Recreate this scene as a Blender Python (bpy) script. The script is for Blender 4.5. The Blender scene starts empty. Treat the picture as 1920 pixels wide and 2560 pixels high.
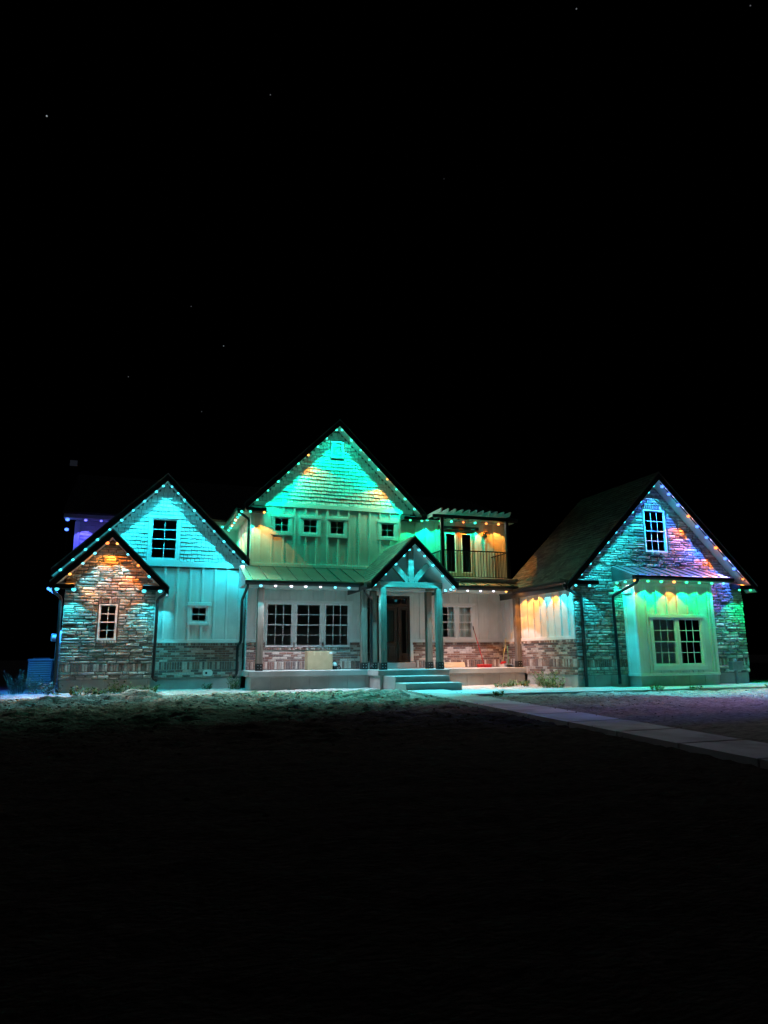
import bpy, math, random
import numpy as np
from mathutils import Vector, Matrix
random.seed(11)
rng = np.random.default_rng(5)
sc = bpy.context.scene
COL = sc.collection

# ------------------------------------------------------------------ camera
EYE = Vector((0.0, 0.0, 1.6))
_y, _p, _r = (math.radians(a) for a in (18.95, 11.81, -0.464))
F_ = Vector((math.sin(_y) * math.cos(_p), math.cos(_y) * math.cos(_p), math.sin(_p)))
R0 = Vector((math.cos(_y), -math.sin(_y), 0.0))
U0 = R0.cross(F_)
R_ = R0 * math.cos(_r) + U0 * math.sin(_r)
U_ = U0 * math.cos(_r) - R0 * math.sin(_r)
cam = bpy.data.cameras.new('camera')
cam.sensor_fit = 'HORIZONTAL'
cam.sensor_width = 36.0
cam.lens = 36.0 * 1730.0 / 1920.0
cam.clip_start, cam.clip_end = 0.05, 3000.0
cam_o = bpy.data.objects.new('camera', cam)
cam_o.matrix_world = Matrix(((R_.x, U_.x, -F_.x, EYE.x), (R_.y, U_.y, -F_.y, EYE.y), (R_.z, U_.z, -F_.z, EYE.z), (0, 0, 0, 1)))
COL.objects.link(cam_o)
sc.camera = cam_o

# ------------------------------------------------------------------ night sky, added faint fill, exposure
w = bpy.data.worlds.new('World')
sc.world = w
w.use_nodes = True
nt = w.node_tree
nt.nodes.clear()
sky = nt.nodes.new('ShaderNodeTexSky')
sky.sky_type = 'NISHITA'
sky.sun_disc = False
sky.sun_elevation = math.radians(-20.0)
sky.sun_rotation = math.radians(200.0)
bg = nt.nodes.new('ShaderNodeBackground')
bg.inputs[1].default_value = 0.05
wo = nt.nodes.new('ShaderNodeOutputWorld')
nt.links.new(sky.outputs[0], bg.inputs[0])
nt.links.new(bg.outputs[0], wo.inputs[0])
sun = bpy.data.lights.new('night_fill', 'SUN')
sun.energy = 0.015  # faint fill added over the yard and walls, no visible moon
sun.angle = math.radians(0.5)
sun.color = (0.75, 0.85, 1.0)
sun_o = bpy.data.objects.new('night_fill', sun)
sun_o.rotation_euler = (math.radians(48), 0, math.radians(-35))
COL.objects.link(sun_o)
sc.view_settings.view_transform = 'Standard'
sc.view_settings.look = 'None'
sc.view_settings.gamma = 1.0
sc.view_settings.use_curve_mapping = False
sc.view_settings.exposure = 0.0
sc.cycles.use_denoising = True
sc.cycles.use_light_tree = True
sc.cycles.max_bounces = 6
sc.cycles.diffuse_bounces = 3
sc.cycles.glossy_bounces = 3
sc.cycles.transparent_max_bounces = 8
sc.cycles.sample_clamp_indirect = 4.0
sc.cycles.caustics_reflective = False
sc.cycles.caustics_refractive = False

# ------------------------------------------------------------------ mesh helpers
I4 = Matrix.Identity(4)


class MB:
    def __init__(self):
        self.v = []
        self.f = []

    def add(self, vs, fs):
        n = len(self.v)
        self.v.extend(tuple(p) for p in vs)
        self.f.extend(tuple(i + n for i in f) for f in fs)
        return self

    def box(self, x0, x1, y0, y1, z0, z1):
        return self.add([(x0, y0, z0), (x1, y0, z0), (x1, y1, z0), (x0, y1, z0), (x0, y0, z1), (x1, y0, z1), (x1, y1, z1), (x0, y1, z1)],
                        [(0, 3, 2, 1), (4, 5, 6, 7), (0, 1, 5, 4), (1, 2, 6, 5), (2, 3, 7, 6), (3, 0, 4, 7)])

    def cbox(self, x0, x1, y0, y1, z0, z1, b=0.01):
        """box with chamfered edges all round"""
        cx, cy, cz = (x0 + x1) / 2, (y0 + y1) / 2, (z0 + z1) / 2
        hx, hy, hz = (x1 - x0) / 2, (y1 - y0) / 2, (z1 - z0) / 2
        b = min(b, hx * .49, hy * .49, hz * .49)
        vs, idx = [], {}
        for sx in (-1, 1):
            for sy in (-1, 1):
                for sz in (-1, 1):
                    for ax in range(3):
                        h = [hx - b, hy - b, hz - b]
                        h[ax] = (hx, hy, hz)[ax]
                        idx[(sx, sy, sz, ax)] = len(vs)
                        vs.append((cx + sx * h[0], cy + sy * h[1], cz + sz * h[2]))
        fs = []
        S = (-1, 1)
        for s in S:
            o = [(-1, -1), (1, -1), (1, 1), (-1, 1)]
            fs.append([idx[(s, a, c, 0)] for a, c in (o if s > 0 else o[::-1])])
            fs.append([idx[(a, s, c, 1)] for a, c in (o[::-1] if s > 0 else o)])
            fs.append([idx[(a, c, s, 2)] for a, c in (o if s > 0 else o[::-1])])
        for a in S:
            for c in S:
                fs.append([idx[(-1, a, c, 1)], idx[(1, a, c, 1)], idx[(1, a, c, 2)], idx[(-1, a, c, 2)]])
                fs.append([idx[(a, -1, c, 0)], idx[(a, 1, c, 0)], idx[(a, 1, c, 2)], idx[(a, -1, c, 2)]])
                fs.append([idx[(a, c, -1, 0)], idx[(a, c, 1, 0)], idx[(a, c, 1, 1)], idx[(a, c, -1, 1)]])
                for e in S:
                    fs.append([idx[(a, c, e, 0)], idx[(a, c, e, 1)], idx[(a, c, e, 2)]])
        return self.add(vs, fs)

    def prism(self, pts, a, b, axis='y'):
        """pts: (x,z) polygon extruded along y, or (y,z) along x, or (x,y) along z"""
        n = len(pts)
        def P(p, t):
            return {'y': (p[0], t, p[1]), 'x': (t, p[0], p[1]), 'z': (p[0], p[1], t)}[axis]
        vs = [P(p, a) for p in pts] + [P(p, b) for p in pts]
        fs = [tuple(range(n)), tuple(range(2 * n - 1, n - 1, -1))]
        fs += [(i, i + n, (i + 1) % n + n, (i + 1) % n) for i in range(n)]
        return self.add(vs, fs)

    def bar(self, p, q, wd, hd, up=(0, 0, 1)):
        p, q = Vector(p), Vector(q)
        d = (q - p).normalized()
        u = Vector(up)
        s = d.cross(u)
        if s.length < 1e-5:
            s = d.cross(Vector((0, 1, 0)))
        s.normalize()
        u = s.cross(d).normalized()
        vs = []
        for c in (p, q):
            for a, b in ((-1, -1), (1, -1), (1, 1), (-1, 1)):
                vs.append(c + s * (a * wd / 2) + u * (b * hd / 2))
        return self.add(vs, [(0, 1, 2, 3), (7, 6, 5, 4), (0, 4, 5, 1), (1, 5, 6, 2), (2, 6, 7, 3), (3, 7, 4, 0)])

    def tube(self, pts, r, n=8, r2=None):
        pts = [Vector(p) for p in pts]
        rings = []
        prev = None
        for i, p in enumerate(pts):
            d = (pts[min(i + 1, len(pts) - 1)] - pts[max(i - 1, 0)]).normalized()
            ref = Vector((0, 0, 1)) if abs(d.z) < .9 else Vector((0, 1, 0))
            s = d.cross(ref).normalized() if prev is None else (prev - d * prev.dot(d)).normalized()
            prev = s
            t = d.cross(s)
            rr = r if r2 is None else r + (r2 - r) * i / (len(pts) - 1)
            rings.append([p + (s * math.cos(2 * math.pi * k / n + math.pi / n) + t * math.sin(2 * math.pi * k / n + math.pi / n)) * rr for k in range(n)])
        vs = [v for ring in rings for v in ring]
        fs = []
        for i in range(len(pts) - 1):
            for k in range(n):
                a, b = i * n + k, i * n + (k + 1) % n
                fs.append((a, b, b + n, a + n))
        fs.append(tuple(range(n))[::-1])
        fs.append(tuple(range((len(pts) - 1) * n, len(pts) * n)))
        return self.add(vs, fs)

    def ball(self, c, r, seg=10, ring=6, sz=1.0):
        vs = [(c[0], c[1], c[2] - r * sz)]
        for i in range(1, ring):
            t = -math.pi / 2 + math.pi * i / ring
            for k in range(seg):
                a = 2 * math.pi * k / seg
                vs.append((c[0] + r * math.cos(t) * math.cos(a), c[1] + r * math.cos(t) * math.sin(a), c[2] + r * math.sin(t) * sz))
        vs.append((c[0], c[1], c[2] + r * sz))
        fs = [(0, 1 + (k + 1) % seg, 1 + k) for k in range(seg)]
        for i in range(ring - 2):
            for k in range(seg):
                a, b = 1 + i * seg + k, 1 + i * seg + (k + 1) % seg
                fs.append((a, b, b + seg, a + seg))
        L = len(vs) - 1
        fs += [(L, 1 + (ring - 2) * seg + k, 1 + (ring - 2) * seg + (k + 1) % seg) for k in range(seg)]
        return self.add(vs, fs)

    def mesh(self, name, mat):
        m = bpy.data.meshes.new(name)
        m.from_pydata(self.v, [], self.f)
        if mat:
            m.materials.append(mat)
        return m

    def build(self, name, mat, parent=None, smooth=False):
        m = self.mesh(name, mat)
        if smooth:
            m.polygons.foreach_set('use_smooth', [True] * len(m.polygons))
        return link(name, m, parent)


ROOTS = {}


def link(name, data, parent=None):
    o = bpy.data.objects.new(name, data)
    COL.objects.link(o)
    if parent is not None:
        o.parent = parent
        if parent.name in ROOTS:          # an Empty at the thing's base: children are given in world coordinates
            o.matrix_parent_inverse = ROOTS[parent.name]
    return o


def tag(o, label, cat, group=None):
    o['label'] = label
    o['category'] = cat
    if group:
        o['group'] = group
    return o


def thing(name, label, cat, loc, group=None):
    o = bpy.data.objects.new(name, None)
    COL.objects.link(o)
    o.location = loc
    o.empty_display_size = 0.2
    ROOTS[o.name] = Matrix.Translation(-Vector(loc))
    return tag(o, label, cat, group)


def kind(o, k):
    o['kind'] = k
    return o


# ------------------------------------------------------------------ materials
def new_mat(name):
    m = bpy.data.materials.new(name)
    m.use_nodes = True
    return m, m.node_tree, m.node_tree.nodes['Principled BSDF']


def mat(name, color, rough=0.6, var=0.12, scale=6.0, bump=0.0, bscale=40.0, stretch=(1, 1, 1), metallic=0.0, spec=0.35, vari=0.0, dirt=None):
    """plain surface: base colour with world-space noise, optional grain and bump; vari = brightness change from piece to piece"""
    m, t, b = new_mat(name)
    N, L = t.nodes, t.links
    geo = N.new('ShaderNodeNewGeometry')
    mp = N.new('ShaderNodeMapping')
    mp.inputs['Scale'].default_value = stretch
    L.new(geo.outputs['Position'], mp.inputs[0])
    nz = N.new('ShaderNodeTexNoise')
    nz.inputs['Scale'].default_value = scale
    nz.inputs['Detail'].default_value = 6
    L.new(mp.outputs[0], nz.inputs['Vector'])
    rp = N.new('ShaderNodeMapRange')
    rp.inputs[1].default_value, rp.inputs[2].default_value = .3, .7
    rp.inputs[3].default_value, rp.inputs[4].default_value = 1 - var, 1 + var
    L.new(nz.outputs[0], rp.inputs[0])
    fac = rp.outputs[0]
    if vari:
        rnd = piece_random(t)
        r2 = N.new('ShaderNodeMapRange')
        r2.inputs[3].default_value, r2.inputs[4].default_value = 1 - vari, 1 + vari
        L.new(rnd, r2.inputs[0])
        mu = N.new('ShaderNodeMath')
        mu.operation = 'MULTIPLY'
        L.new(fac, mu.inputs[0])
        L.new(r2.outputs[0], mu.inputs[1])
        fac = mu.outputs[0]
    mx = N.new('ShaderNodeVectorMath')
    mx.operation = 'SCALE'
    mx.inputs[0].default_value = color
    L.new(fac, mx.inputs['Scale'])
    src = mx.outputs[0]
    if dirt:
        n2 = N.new('ShaderNodeTexNoise')
        n2.inputs['Scale'].default_value = 1.3
        n2.inputs['Detail'].default_value = 8
        L.new(geo.outputs['Position'], n2.inputs['Vector'])
        r3 = N.new('ShaderNodeMapRange')
        r3.inputs[1].default_value, r3.inputs[2].default_value = .48, .68
        L.new(n2.outputs[0], r3.inputs[0])
        m3 = N.new('ShaderNodeMix')
        m3.data_type = 'RGBA'
        L.new(r3.outputs[0], m3.inputs[0])
        L.new(src, m3.inputs[6])
        m3.inputs[7].default_value = (*dirt, 1)
        src = m3.outputs[2]
    L.new(src, b.inputs['Base Color'])
    b.inputs['Roughness'].default_value = rough
    b.inputs['Metallic'].default_value = metallic
    b.inputs['Specular IOR Level'].default_value = spec
    if bump:
        nb = N.new('ShaderNodeTexNoise')
        nb.inputs['Scale'].default_value = bscale
        nb.inputs['Detail'].default_value = 5
        L.new(mp.outputs[0], nb.inputs['Vector'])
        bp = N.new('ShaderNodeBump')
        bp.inputs['Strength'].default_value = bump
        bp.inputs['Distance'].default_value = 0.02
        L.new(nb.outputs[0], bp.inputs['Height'])
        L.new(bp.outputs[0], b.inputs['Normal'])
    return m


def piece_random(t):
    N, L = t.nodes, t.links
    oi = N.new('ShaderNodeObjectInfo')
    ge = N.new('ShaderNodeNewGeometry')
    ad = N.new('ShaderNodeMath')
    ad.operation = 'ADD'
    L.new(oi.outputs['Random'], ad.inputs[0])
    L.new(ge.outputs['Random Per Island'], ad.inputs[1])
    fr = N.new('ShaderNodeMath')
    fr.operation = 'FRACT'
    L.new(ad.outputs[0], fr.inputs[0])
    return fr.outputs[0]


def ramp_mat(name, stops, rough=0.85, var=0.25, scale=9.0, bump=0.5, bscale=30.0, smear=None):
    """masonry: each piece takes its own colour from the ramp, with noise inside the piece and pale mortar smear"""
    m, t, b = new_mat(name)
    N, L = t.nodes, t.links
    cr = N.new('ShaderNodeValToRGB')
    cr.color_ramp.interpolation = 'LINEAR'
    while len(cr.color_ramp.elements) < len(stops):
        cr.color_ramp.elements.new(0.5)
    for e, (p, c) in zip(cr.color_ramp.elements, stops):
        e.position = p
        e.color = (*c, 1)
    L.new(piece_random(t), cr.inputs[0])
    geo = N.new('ShaderNodeNewGeometry')
    nz = N.new('ShaderNodeTexNoise')
    nz.inputs['Scale'].default_value = scale
    nz.inputs['Detail'].default_value = 7
    L.new(geo.outputs['Position'], nz.inputs['Vector'])
    rp = N.new('ShaderNodeMapRange')
    rp.inputs[1].default_value, rp.inputs[2].default_value = .3, .7
    rp.inputs[3].default_value, rp.inputs[4].default_value = 1 - var, 1 + var
    L.new(nz.outputs[0], rp.inputs[0])
    mx = N.new('ShaderNodeVectorMath')
    mx.operation = 'SCALE'
    L.new(cr.outputs[0], mx.inputs[0])
    L.new(rp.outputs[0], mx.inputs['Scale'])
    src = mx.outputs[0]
    if smear:
        n2 = N.new('ShaderNodeTexNoise')
        n2.inputs['Scale'].default_value = 13.0
        n2.inputs['Detail'].default_value = 9
        n2.inputs['Roughness'].default_value = .7
        L.new(geo.outputs['Position'], n2.inputs['Vector'])
        r3 = N.new('ShaderNodeMapRange')
        r3.inputs[1].default_value, r3.inputs[2].default_value = .58, .70
        L.new(n2.outputs[0], r3.inputs[0])
        m3 = N.new('ShaderNodeMix')
        m3.data_type = 'RGBA'
        L.new(r3.outputs[0], m3.inputs[0])
        L.new(src, m3.inputs[6])
        m3.inputs[7].default_value = (*smear, 1)
        src = m3.outputs[2]
    L.new(src, b.inputs['Base Color'])
    b.inputs['Roughness'].default_value = rough
    b.inputs['Specular IOR Level'].default_value = .25
    nb = N.new('ShaderNodeTexNoise')
    nb.inputs['Scale'].default_value = bscale
    nb.inputs['Detail'].default_value = 6
    L.new(geo.outputs['Position'], nb.inputs['Vector'])
    bp = N.new('ShaderNodeBump')
    bp.inputs['Strength'].default_value = bump
    bp.inputs['Distance'].default_value = .02
    L.new(nb.outputs[0], bp.inputs['Height'])
    L.new(bp.outputs[0], b.inputs['Normal'])
    return m


def glass_mat():
    m = bpy.data.materials.new('window_glass')
    m.use_nodes = True
    t = m.node_tree
    t.nodes.clear()
    N, L = t.nodes, t.links
    tr = N.new('ShaderNodeBsdfTransparent')
    tr.inputs[0].default_value = (.90, .93, .92, 1)
    gl = N.new('ShaderNodeBsdfGlossy')
    gl.inputs['Roughness'].default_value = .03
    fr = N.new('ShaderNodeFresnel')
    fr.inputs[0].default_value = 1.5
    mx = N.new('ShaderNodeMixShader')
    L.new(fr.outputs[0], mx.inputs[0])
    L.new(tr.outputs[0], mx.inputs[1])
    L.new(gl.outputs[0], mx.inputs[2])
    o = N.new('ShaderNodeOutputMaterial')
    L.new(mx.outputs[0], o.inputs[0])
    return m


def emit_mat(name, color, strength):
    m = bpy.data.materials.new(name)
    m.use_nodes = True
    t = m.node_tree
    t.nodes.clear()
    e = t.nodes.new('ShaderNodeEmission')
    e.inputs[0].default_value = (*color, 1)
    e.inputs[1].default_value = strength
    o = t.nodes.new('ShaderNodeOutputMaterial')
    t.links.new(e.outputs[0], o.inputs[0])
    m.cycles.emission_sampling = 'NONE'
    return m


M = dict(
    siding=mat('painted_siding', (.70, .69, .66), .55, .07, 3.0, .18, 60, (6, 6, .5), dirt=(.58, .56, .52)),
    shake=mat('painted_shake', (.58, .58, .56), .65, .08, 8.0, .25, 60, (8, 8, 1), vari=.10),
    trim=mat('painted_trim', (.74, .73, .70), .5, .04, 4.0, .06, 50),
    soffit=mat('painted_soffit', (.66, .65, .63), .6, .05, 4.0),
    black=mat('black_metal', (.012, .012, .013), .35, .2, 5.0),
    rail=mat('railing_black', (.01, .01, .011), .4, .1),
    mortar=mat('mortar', (.38, .36, .33), .95, .2, 20.0, .5, 80),
    joint=mat('stone_joint', (.15, .14, .125), .95, .3, 20.0, .5, 80),
    concrete=mat('concrete', (.37, .36, .34), .85, .16, 1.6, .15, 45, dirt=(.30, .28, .25)),
    walk=mat('walk_concrete', (.50, .49, .49), .85, .14, 1.4, .15, 60, dirt=(.30, .28, .26)),
    wood=mat('stained_timber', (.15, .115, .09), .65, .35, 5.0, .3, 30, (7, 7, .6)),
    beamwood=mat('stained_beam', (.15, .115, .09), .65, .35, 5.0, .3, 30, (.6, 7, 7)),
    board=mat('pine_board', (.50, .34, .19), .65, .2, 6.0, .1, 30, (.6, 6, 6)),
    door=mat('dark_walnut', (.045, .026, .018), .4, .3, 6.0, .15, 30, (7, 7, .6)),
    metal_roof=mat('standing_seam_metal', (.055, .05, .045), .5, .15, 2.0, metallic=.1, spec=.3),
    shingle=mat('asphalt_shingle', (.12, .115, .105), .9, .3, 25.0, .6, 120, vari=.35),
    glass=glass_mat(),
    vinyl=mat('white_vinyl', (.80, .80, .79), .4, .03),
    room=mat('room_plaster', (.45, .43, .39), .9, .1),
    curtain=mat('white_curtain', (.75, .74, .70), .9, .05),
    card=mat('cardboard', (.38, .26, .15), .85, .1, 5.0),
    tape=mat('packing_tape', (.45, .33, .2), .3, .05),
    red=mat('red_plastic', (.45, .02, .02), .45, .1),
    white_plastic=mat('white_plastic', (.72, .72, .68), .45, .05),
    yellow_stick=mat('yellow_handle', (.6, .5, .2), .5, .1),
    green_stick=mat('green_handle', (.15, .42, .15), .5, .1),
    steel=mat('grey_steel', (.32, .33, .33), .45, .1, metallic=.4),
    ac=mat('condenser_paint', (.18, .19, .19), .5, .06),
    leaf=mat('weed_leaf', (.085, .16, .045), .7, .4, 12.0, vari=.4),
    dryleaf=mat('sage_leaf', (.12, .14, .08), .8, .4, 12.0, vari=.4),
    paper=mat('window_label', (.12, .35, .05), .7, .3, 30.0),
    paperw=mat('window_label_white', (.6, .62, .6), .7, .2, 30.0),
    balcony_door=mat('tan_door', (.36, .29, .21), .5, .1),
    iron=mat('cast_iron', (.015, .013, .012), .45, .15),
    asphalt=mat('asphalt', (.045, .045, .047), .9, .2, 20.0, .3, 80),
)
M['stone'] = ramp_mat('ledge_stone', [(0, (.16, .14, .12)), (.25, (.27, .24, .20)), (.5, (.38, .34, .28)), (.75, (.46, .42, .36)), (1, (.30, .29, .28))], .85, .3, 10, .8, 22)
M['brick'] = ramp_mat('tumbled_brick', [(0, (.14, .105, .10)), (.35, (.20, .115, .095)), (.62, (.27, .155, .12)), (.74, (.42, .33, .28)), (1, (.52, .45, .40))], .9, .2, 14, .5, 50, smear=(.47, .44, .40))
# ------------------------------------------------------------------ pools of small pieces (bricks, stones, shakes, shingles)
class Variant:
    def __init__(self, name, mb, mat_):
        self.mb, self.mesh = mb, mb.mesh(name, mat_)
        self.mat = mat_


class Pool:
    """pieces of one kind: those that show largest become objects of their own, the rest one joined 'stuff' part per wall"""
    def __init__(self, name, rest, limit):
        self.name, self.rest, self.limit, self.items = name, rest, limit, []

    def put(self, parent, var, loc, scale=(1, 1, 1), rot=None, size=0.0):
        m = Matrix.Translation(loc) @ (rot if rot is not None else I4) @ Matrix.Diagonal((*scale, 1))
        d = (Vector(loc) - EYE).length
        self.items.append((size / (d * d), parent, var, m))

    def finish(self):
        self.items.sort(key=lambda t: -t[0])
        for _s, parent, var, m in self.items[:self.limit]:
            o = link(self.name, var.mesh, parent)
            o.matrix_basis = m
        rest = {}
        for _s, parent, var, m in self.items[self.limit:]:
            rest.setdefault(parent.name, (parent, []))[1].append((var, m))
        for parent, lst in rest.values():
            mb = MB()
            for var, m in lst:
                mb.add([m @ Vector(p) for p in var.mb.v], var.mb.f)
            kind(mb.build(self.rest, lst[0][0].mat, parent), 'stuff')


def stone_variant(k):
    r = random.Random(100 + k)
    n = 8
    base, out, front = [], [], []
    cor = [(-.5, -.5), (0, -.5), (.5, -.5), (.5, 0), (.5, .5), (0, .5), (-.5, .5), (-.5, 0)]
    for i, (x, z) in enumerate(cor):
        j = .09 if i % 2 == 0 else .05
        x2 = x - math.copysign(r.uniform(0, j), x) if x else r.uniform(-.12, .12)
        z2 = z - math.copysign(r.uniform(0, .12), z) if z else r.uniform(-.1, .1)
        base.append((x2, 0.25, z2))
        out.append((x2, -.55 - r.uniform(0, .2), z2))
        front.append((x2 * r.uniform(.80, .92), -.85 - r.uniform(0, .3), z2 * r.uniform(.62, .85)))
    vs = base + out + front + [(r.uniform(-.15, .15), -1.05, r.uniform(-.1, .1))]
    fs = []
    for i in range(n):
        j = (i + 1) % n
        fs.append((i, j, j + n, i + n))
        fs.append((i + n, j + n, j + 2 * n, i + 2 * n))
        fs.append((i + 2 * n, j + 2 * n, 3 * n))
    return Variant('stone', MB().add(vs, fs), M['stone'])


def brick_variant(k, nm='brick'):
    r = random.Random(k)
    w, h = .5, .5
    c = .10
    cx, cz = .035, .10
    j = lambda a: a + r.uniform(-.018, .018)
    b = [(-w, .5, -h), (w, .5, -h), (w, .5, h), (-w, .5, h)]
    o = [(j(-w), -.7, j(-h)), (j(w), -.7, j(-h)), (j(w), -.7, j(h)), (j(-w), -.7, j(h))]
    f = [(o[0][0] + cx, -1 - r.uniform(0, .15), o[0][2] + cz), (o[1][0] - cx, -1 - r.uniform(0, .15), o[1][2] + cz),
         (o[2][0] - cx, -1 - r.uniform(0, .15), o[2][2] - cz), (o[3][0] + cx, -1 - r.uniform(0, .15), o[3][2] - cz)]
    fs = [(8, 9, 10, 11)]
    for i in range(4):
        q = (i + 1) % 4
        fs += [(i, q, q + 4, i + 4), (i + 4, q + 4, q + 8, i + 8)]
    return Variant('brick', MB().add(b + o + f, fs), M['brick'])


def shake_variant(k):
    r = random.Random(50 + k)
    a, b = r.uniform(-.06, .06), r.uniform(-.06, .06)
    vs = [(-.5, 0, 1), (.5, 0, 1), (.5, -.25, 1), (-.5, -.25, 1), (-.5, 0, a), (.5, 0, b), (.5, -1, b), (-.5, -1, a)]
    fs = [(0, 1, 2, 3), (7, 6, 5, 4), (3, 2, 6, 7), (0, 3, 7, 4), (1, 5, 6, 2), (0, 4, 5, 1)]
    return Variant('shake', MB().add(vs, fs), M['shake'])


def shingle_variant(k):
    r = random.Random(70 + k)
    a, b = r.uniform(-.05, .05), r.uniform(-.05, .05)
    # x along the course, y up the slope from 0 to 1, z proud of the deck
    vs = [(-.5, a, 0), (.5, b, 0), (.5, 1.1, 0), (-.5, 1.1, 0), (-.5, a, 1), (.5, b, 1), (.5, 1.1, .12), (-.5, 1.1, .12)]
    fs = [(4, 5, 6, 7), (0, 1, 5, 4), (1, 2, 6, 5), (3, 0, 4, 7), (2, 3, 7, 6), (3, 2, 1, 0)]
    return Variant('shingle', MB().add(vs, fs), M['shingle'])


STONES = [stone_variant(k) for k in range(9)]
BRICKS = [brick_variant(k) for k in range(6)]
SHAKES = [shake_variant(k) for k in range(5)]
SHINGLES = [shingle_variant(k) for k in range(4)]
P_STONE = Pool('stone', 'small_stones', 300)
P_BRICK = Pool('brick', 'small_bricks', 300)
P_SHAKE = Pool('shake', 'small_shakes', 300)
P_SHINGLE = Pool('shingle', 'small_shingles', 300)
ROTX = Matrix.Rotation(-math.pi / 2, 4, 'Z')      # turns a piece made for a wall facing -Y to a wall facing -X


def at(plane, u, d, z):
    """point on a wall: plane ('Y', y) faces the street, plane ('X', x) faces left; d = out of the wall"""
    return Vector((u, plane[1] - d, z)) if plane[0] == 'Y' else Vector((plane[1] - d, u, z))


def put(pool, parent, var, plane, u, z, w_, h_, dep, d=0.0):
    pool.put(parent, var, at(plane, u, d, z), (w_, dep, h_), None if plane[0] == 'Y' else ROTX, w_ * h_)


def spans(xa, xb, z0, z1, holes):
    out = [(xa, xb)]
    for h0, h1, k0, k1 in holes:
        if k0 < z1 - 1e-4 and k1 > z0 + 1e-4:
            nx = []
            for a, b in out:
                if h1 <= a or h0 >= b:
                    nx.append((a, b))
                else:
                    if h0 > a:
                        nx.append((a, h0))
                    if h1 < b:
                        nx.append((h1, b))
            out = nx
    return [(a, b) for a, b in out if b - a > .03]


def lay_stone(parent, plane, xr, z0, z1, holes=()):
    cuts = sorted({z0, z1, *[z for h in holes for z in h[2:] if z0 < z < z1]})
    rows = []
    for a, b in zip(cuts, cuts[1:]):
        n = max(1, round((b - a) / .092))
        hs = [random.uniform(.7, 1.35) for _ in range(n)]
        k = (b - a) / sum(hs)
        z = a
        for h in hs:
            rows.append((z, z + h * k))
            z += h * k
    for za, zb in rows:
        lo, hi = xr((za + zb) / 2)
        for a, b in spans(lo, hi, za, zb, holes):
            x = a
            while x < b - .02:
                wd = min(random.choice((.16, .22, .28, .34, .42, .5)) * random.uniform(.85, 1.2), b - x)
                if b - (x + wd) < .1:
                    wd = b - x
                h = zb - za
                parts = [(za, zb)]
                if h > .098 and random.random() < .4 and wd > .2:
                    zm = za + h * random.uniform(.38, .62)
                    parts = [(za, zm), (zm, zb)]
                for p, q in parts:
                    segs = [(x, x + wd)]
                    if len(parts) > 1 and wd > .36 and random.random() < .5:
                        xm = x + wd * random.uniform(.35, .65)
                        segs = [(x, xm), (xm, x + wd)]
                    for s0, s1 in segs:
                        put(P_STONE, parent, random.choice(STONES), plane, (s0 + s1) / 2, (p + q) / 2, s1 - s0 - .011, q - p - .011,
                            random.uniform(.026, .062))
                x += wd


def lay_soldier(parent, plane, xa, xb, z0, z1, holes=(), pitch=.078, dep=.024):
    for a, b in spans(xa, xb, z0, z1, holes):
        n = max(1, round((b - a) / pitch))
        p = (b - a) / n
        for i in range(n):
            # a soldier stands on end; the same brick turned upright
            pool_put_upright(parent, plane, a + (i + .5) * p, (z0 + z1) / 2, p - .013, z1 - z0 - .014, dep * random.uniform(.8, 1.15))


def pool_put_upright(parent, plane, u, z, w_, h_, dep):
    rot = Matrix.Rotation(math.pi / 2, 4, 'Y')
    if plane[0] == 'X':
        rot = ROTX @ rot
    P_BRICK.put(parent, random.choice(BRICKS), at(plane, u, 0, z), (h_, dep, w_), rot, w_ * h_)


def lay_brick(parent, plane, xa, xb, z0, z1, holes=(), course=.0775, length=.245, dep=.02):
    n = max(1, round((z1 - z0) / course))
    c = (z1 - z0) / n
    for i in range(n):
        za = z0 + i * c
        for a, b in spans(xa, xb, za + .005, za + c - .005, holes):
            x = a - (length / 2 if i % 2 else 0) - random.uniform(0, .02)
            while x < b - .01:
                p, q = max(a, x), min(b, x + length)
                if q - p > .03:
                    put(P_BRICK, parent, random.choice(BRICKS), plane, (p + q) / 2, za + c / 2, q - p - .012, c - .013, dep * random.uniform(.7, 1.25))
                x += length


def lay_shakes(parent, plane, xr, z0, z1, holes=(), exp=.128):
    n = round((z1 - z0) / exp)
    for i in range(n):
        za = z0 + i * exp
        lo, hi = xr(za + exp * .45)
        for a, b in spans(lo, hi, za + .01, za + exp - .01, holes):
            x = a
            while x < b - .01:
                wd = random.uniform(.095, .215)
                if b - (x + wd) < .06:
                    wd = b - x
                j = random.choice((0, 0, .008, -.008, .014))
                put(P_SHAKE, parent, random.choice(SHAKES), plane, x + wd / 2, za + j, wd - .013, exp * 1.06 - j, random.uniform(.026, .040))
                x += wd


def lay_shingles(parent, p0, along, up, length, height, inside, exp=.145, wd=.30):
    """courses of asphalt shingles on a slope: p0 lower corner, unit vectors along the eave and up the slope"""
    nrm = along.cross(up).normalized()
    if nrm.z < 0:
        nrm = -nrm
    rot = Matrix((along, up, nrm)).transposed().to_4x4()
    for i in range(int(height / exp)):
        v = i * exp
        u = -random.uniform(0, wd)
        while u < length:
            ww = random.choice((.16, .2, .26, .32)) * random.uniform(.9, 1.15)
            a, b = max(0, u), min(length, u + ww)
            c = p0 + along * ((a + b) / 2) + up * v
            if b - a > .03 and inside(c):
                P_SHINGLE.put(parent, random.choice(SHINGLES), c, (b - a - .004, exp * 1.05, random.uniform(.010, .020)), rot, (b - a) * exp)
            u += ww


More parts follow.
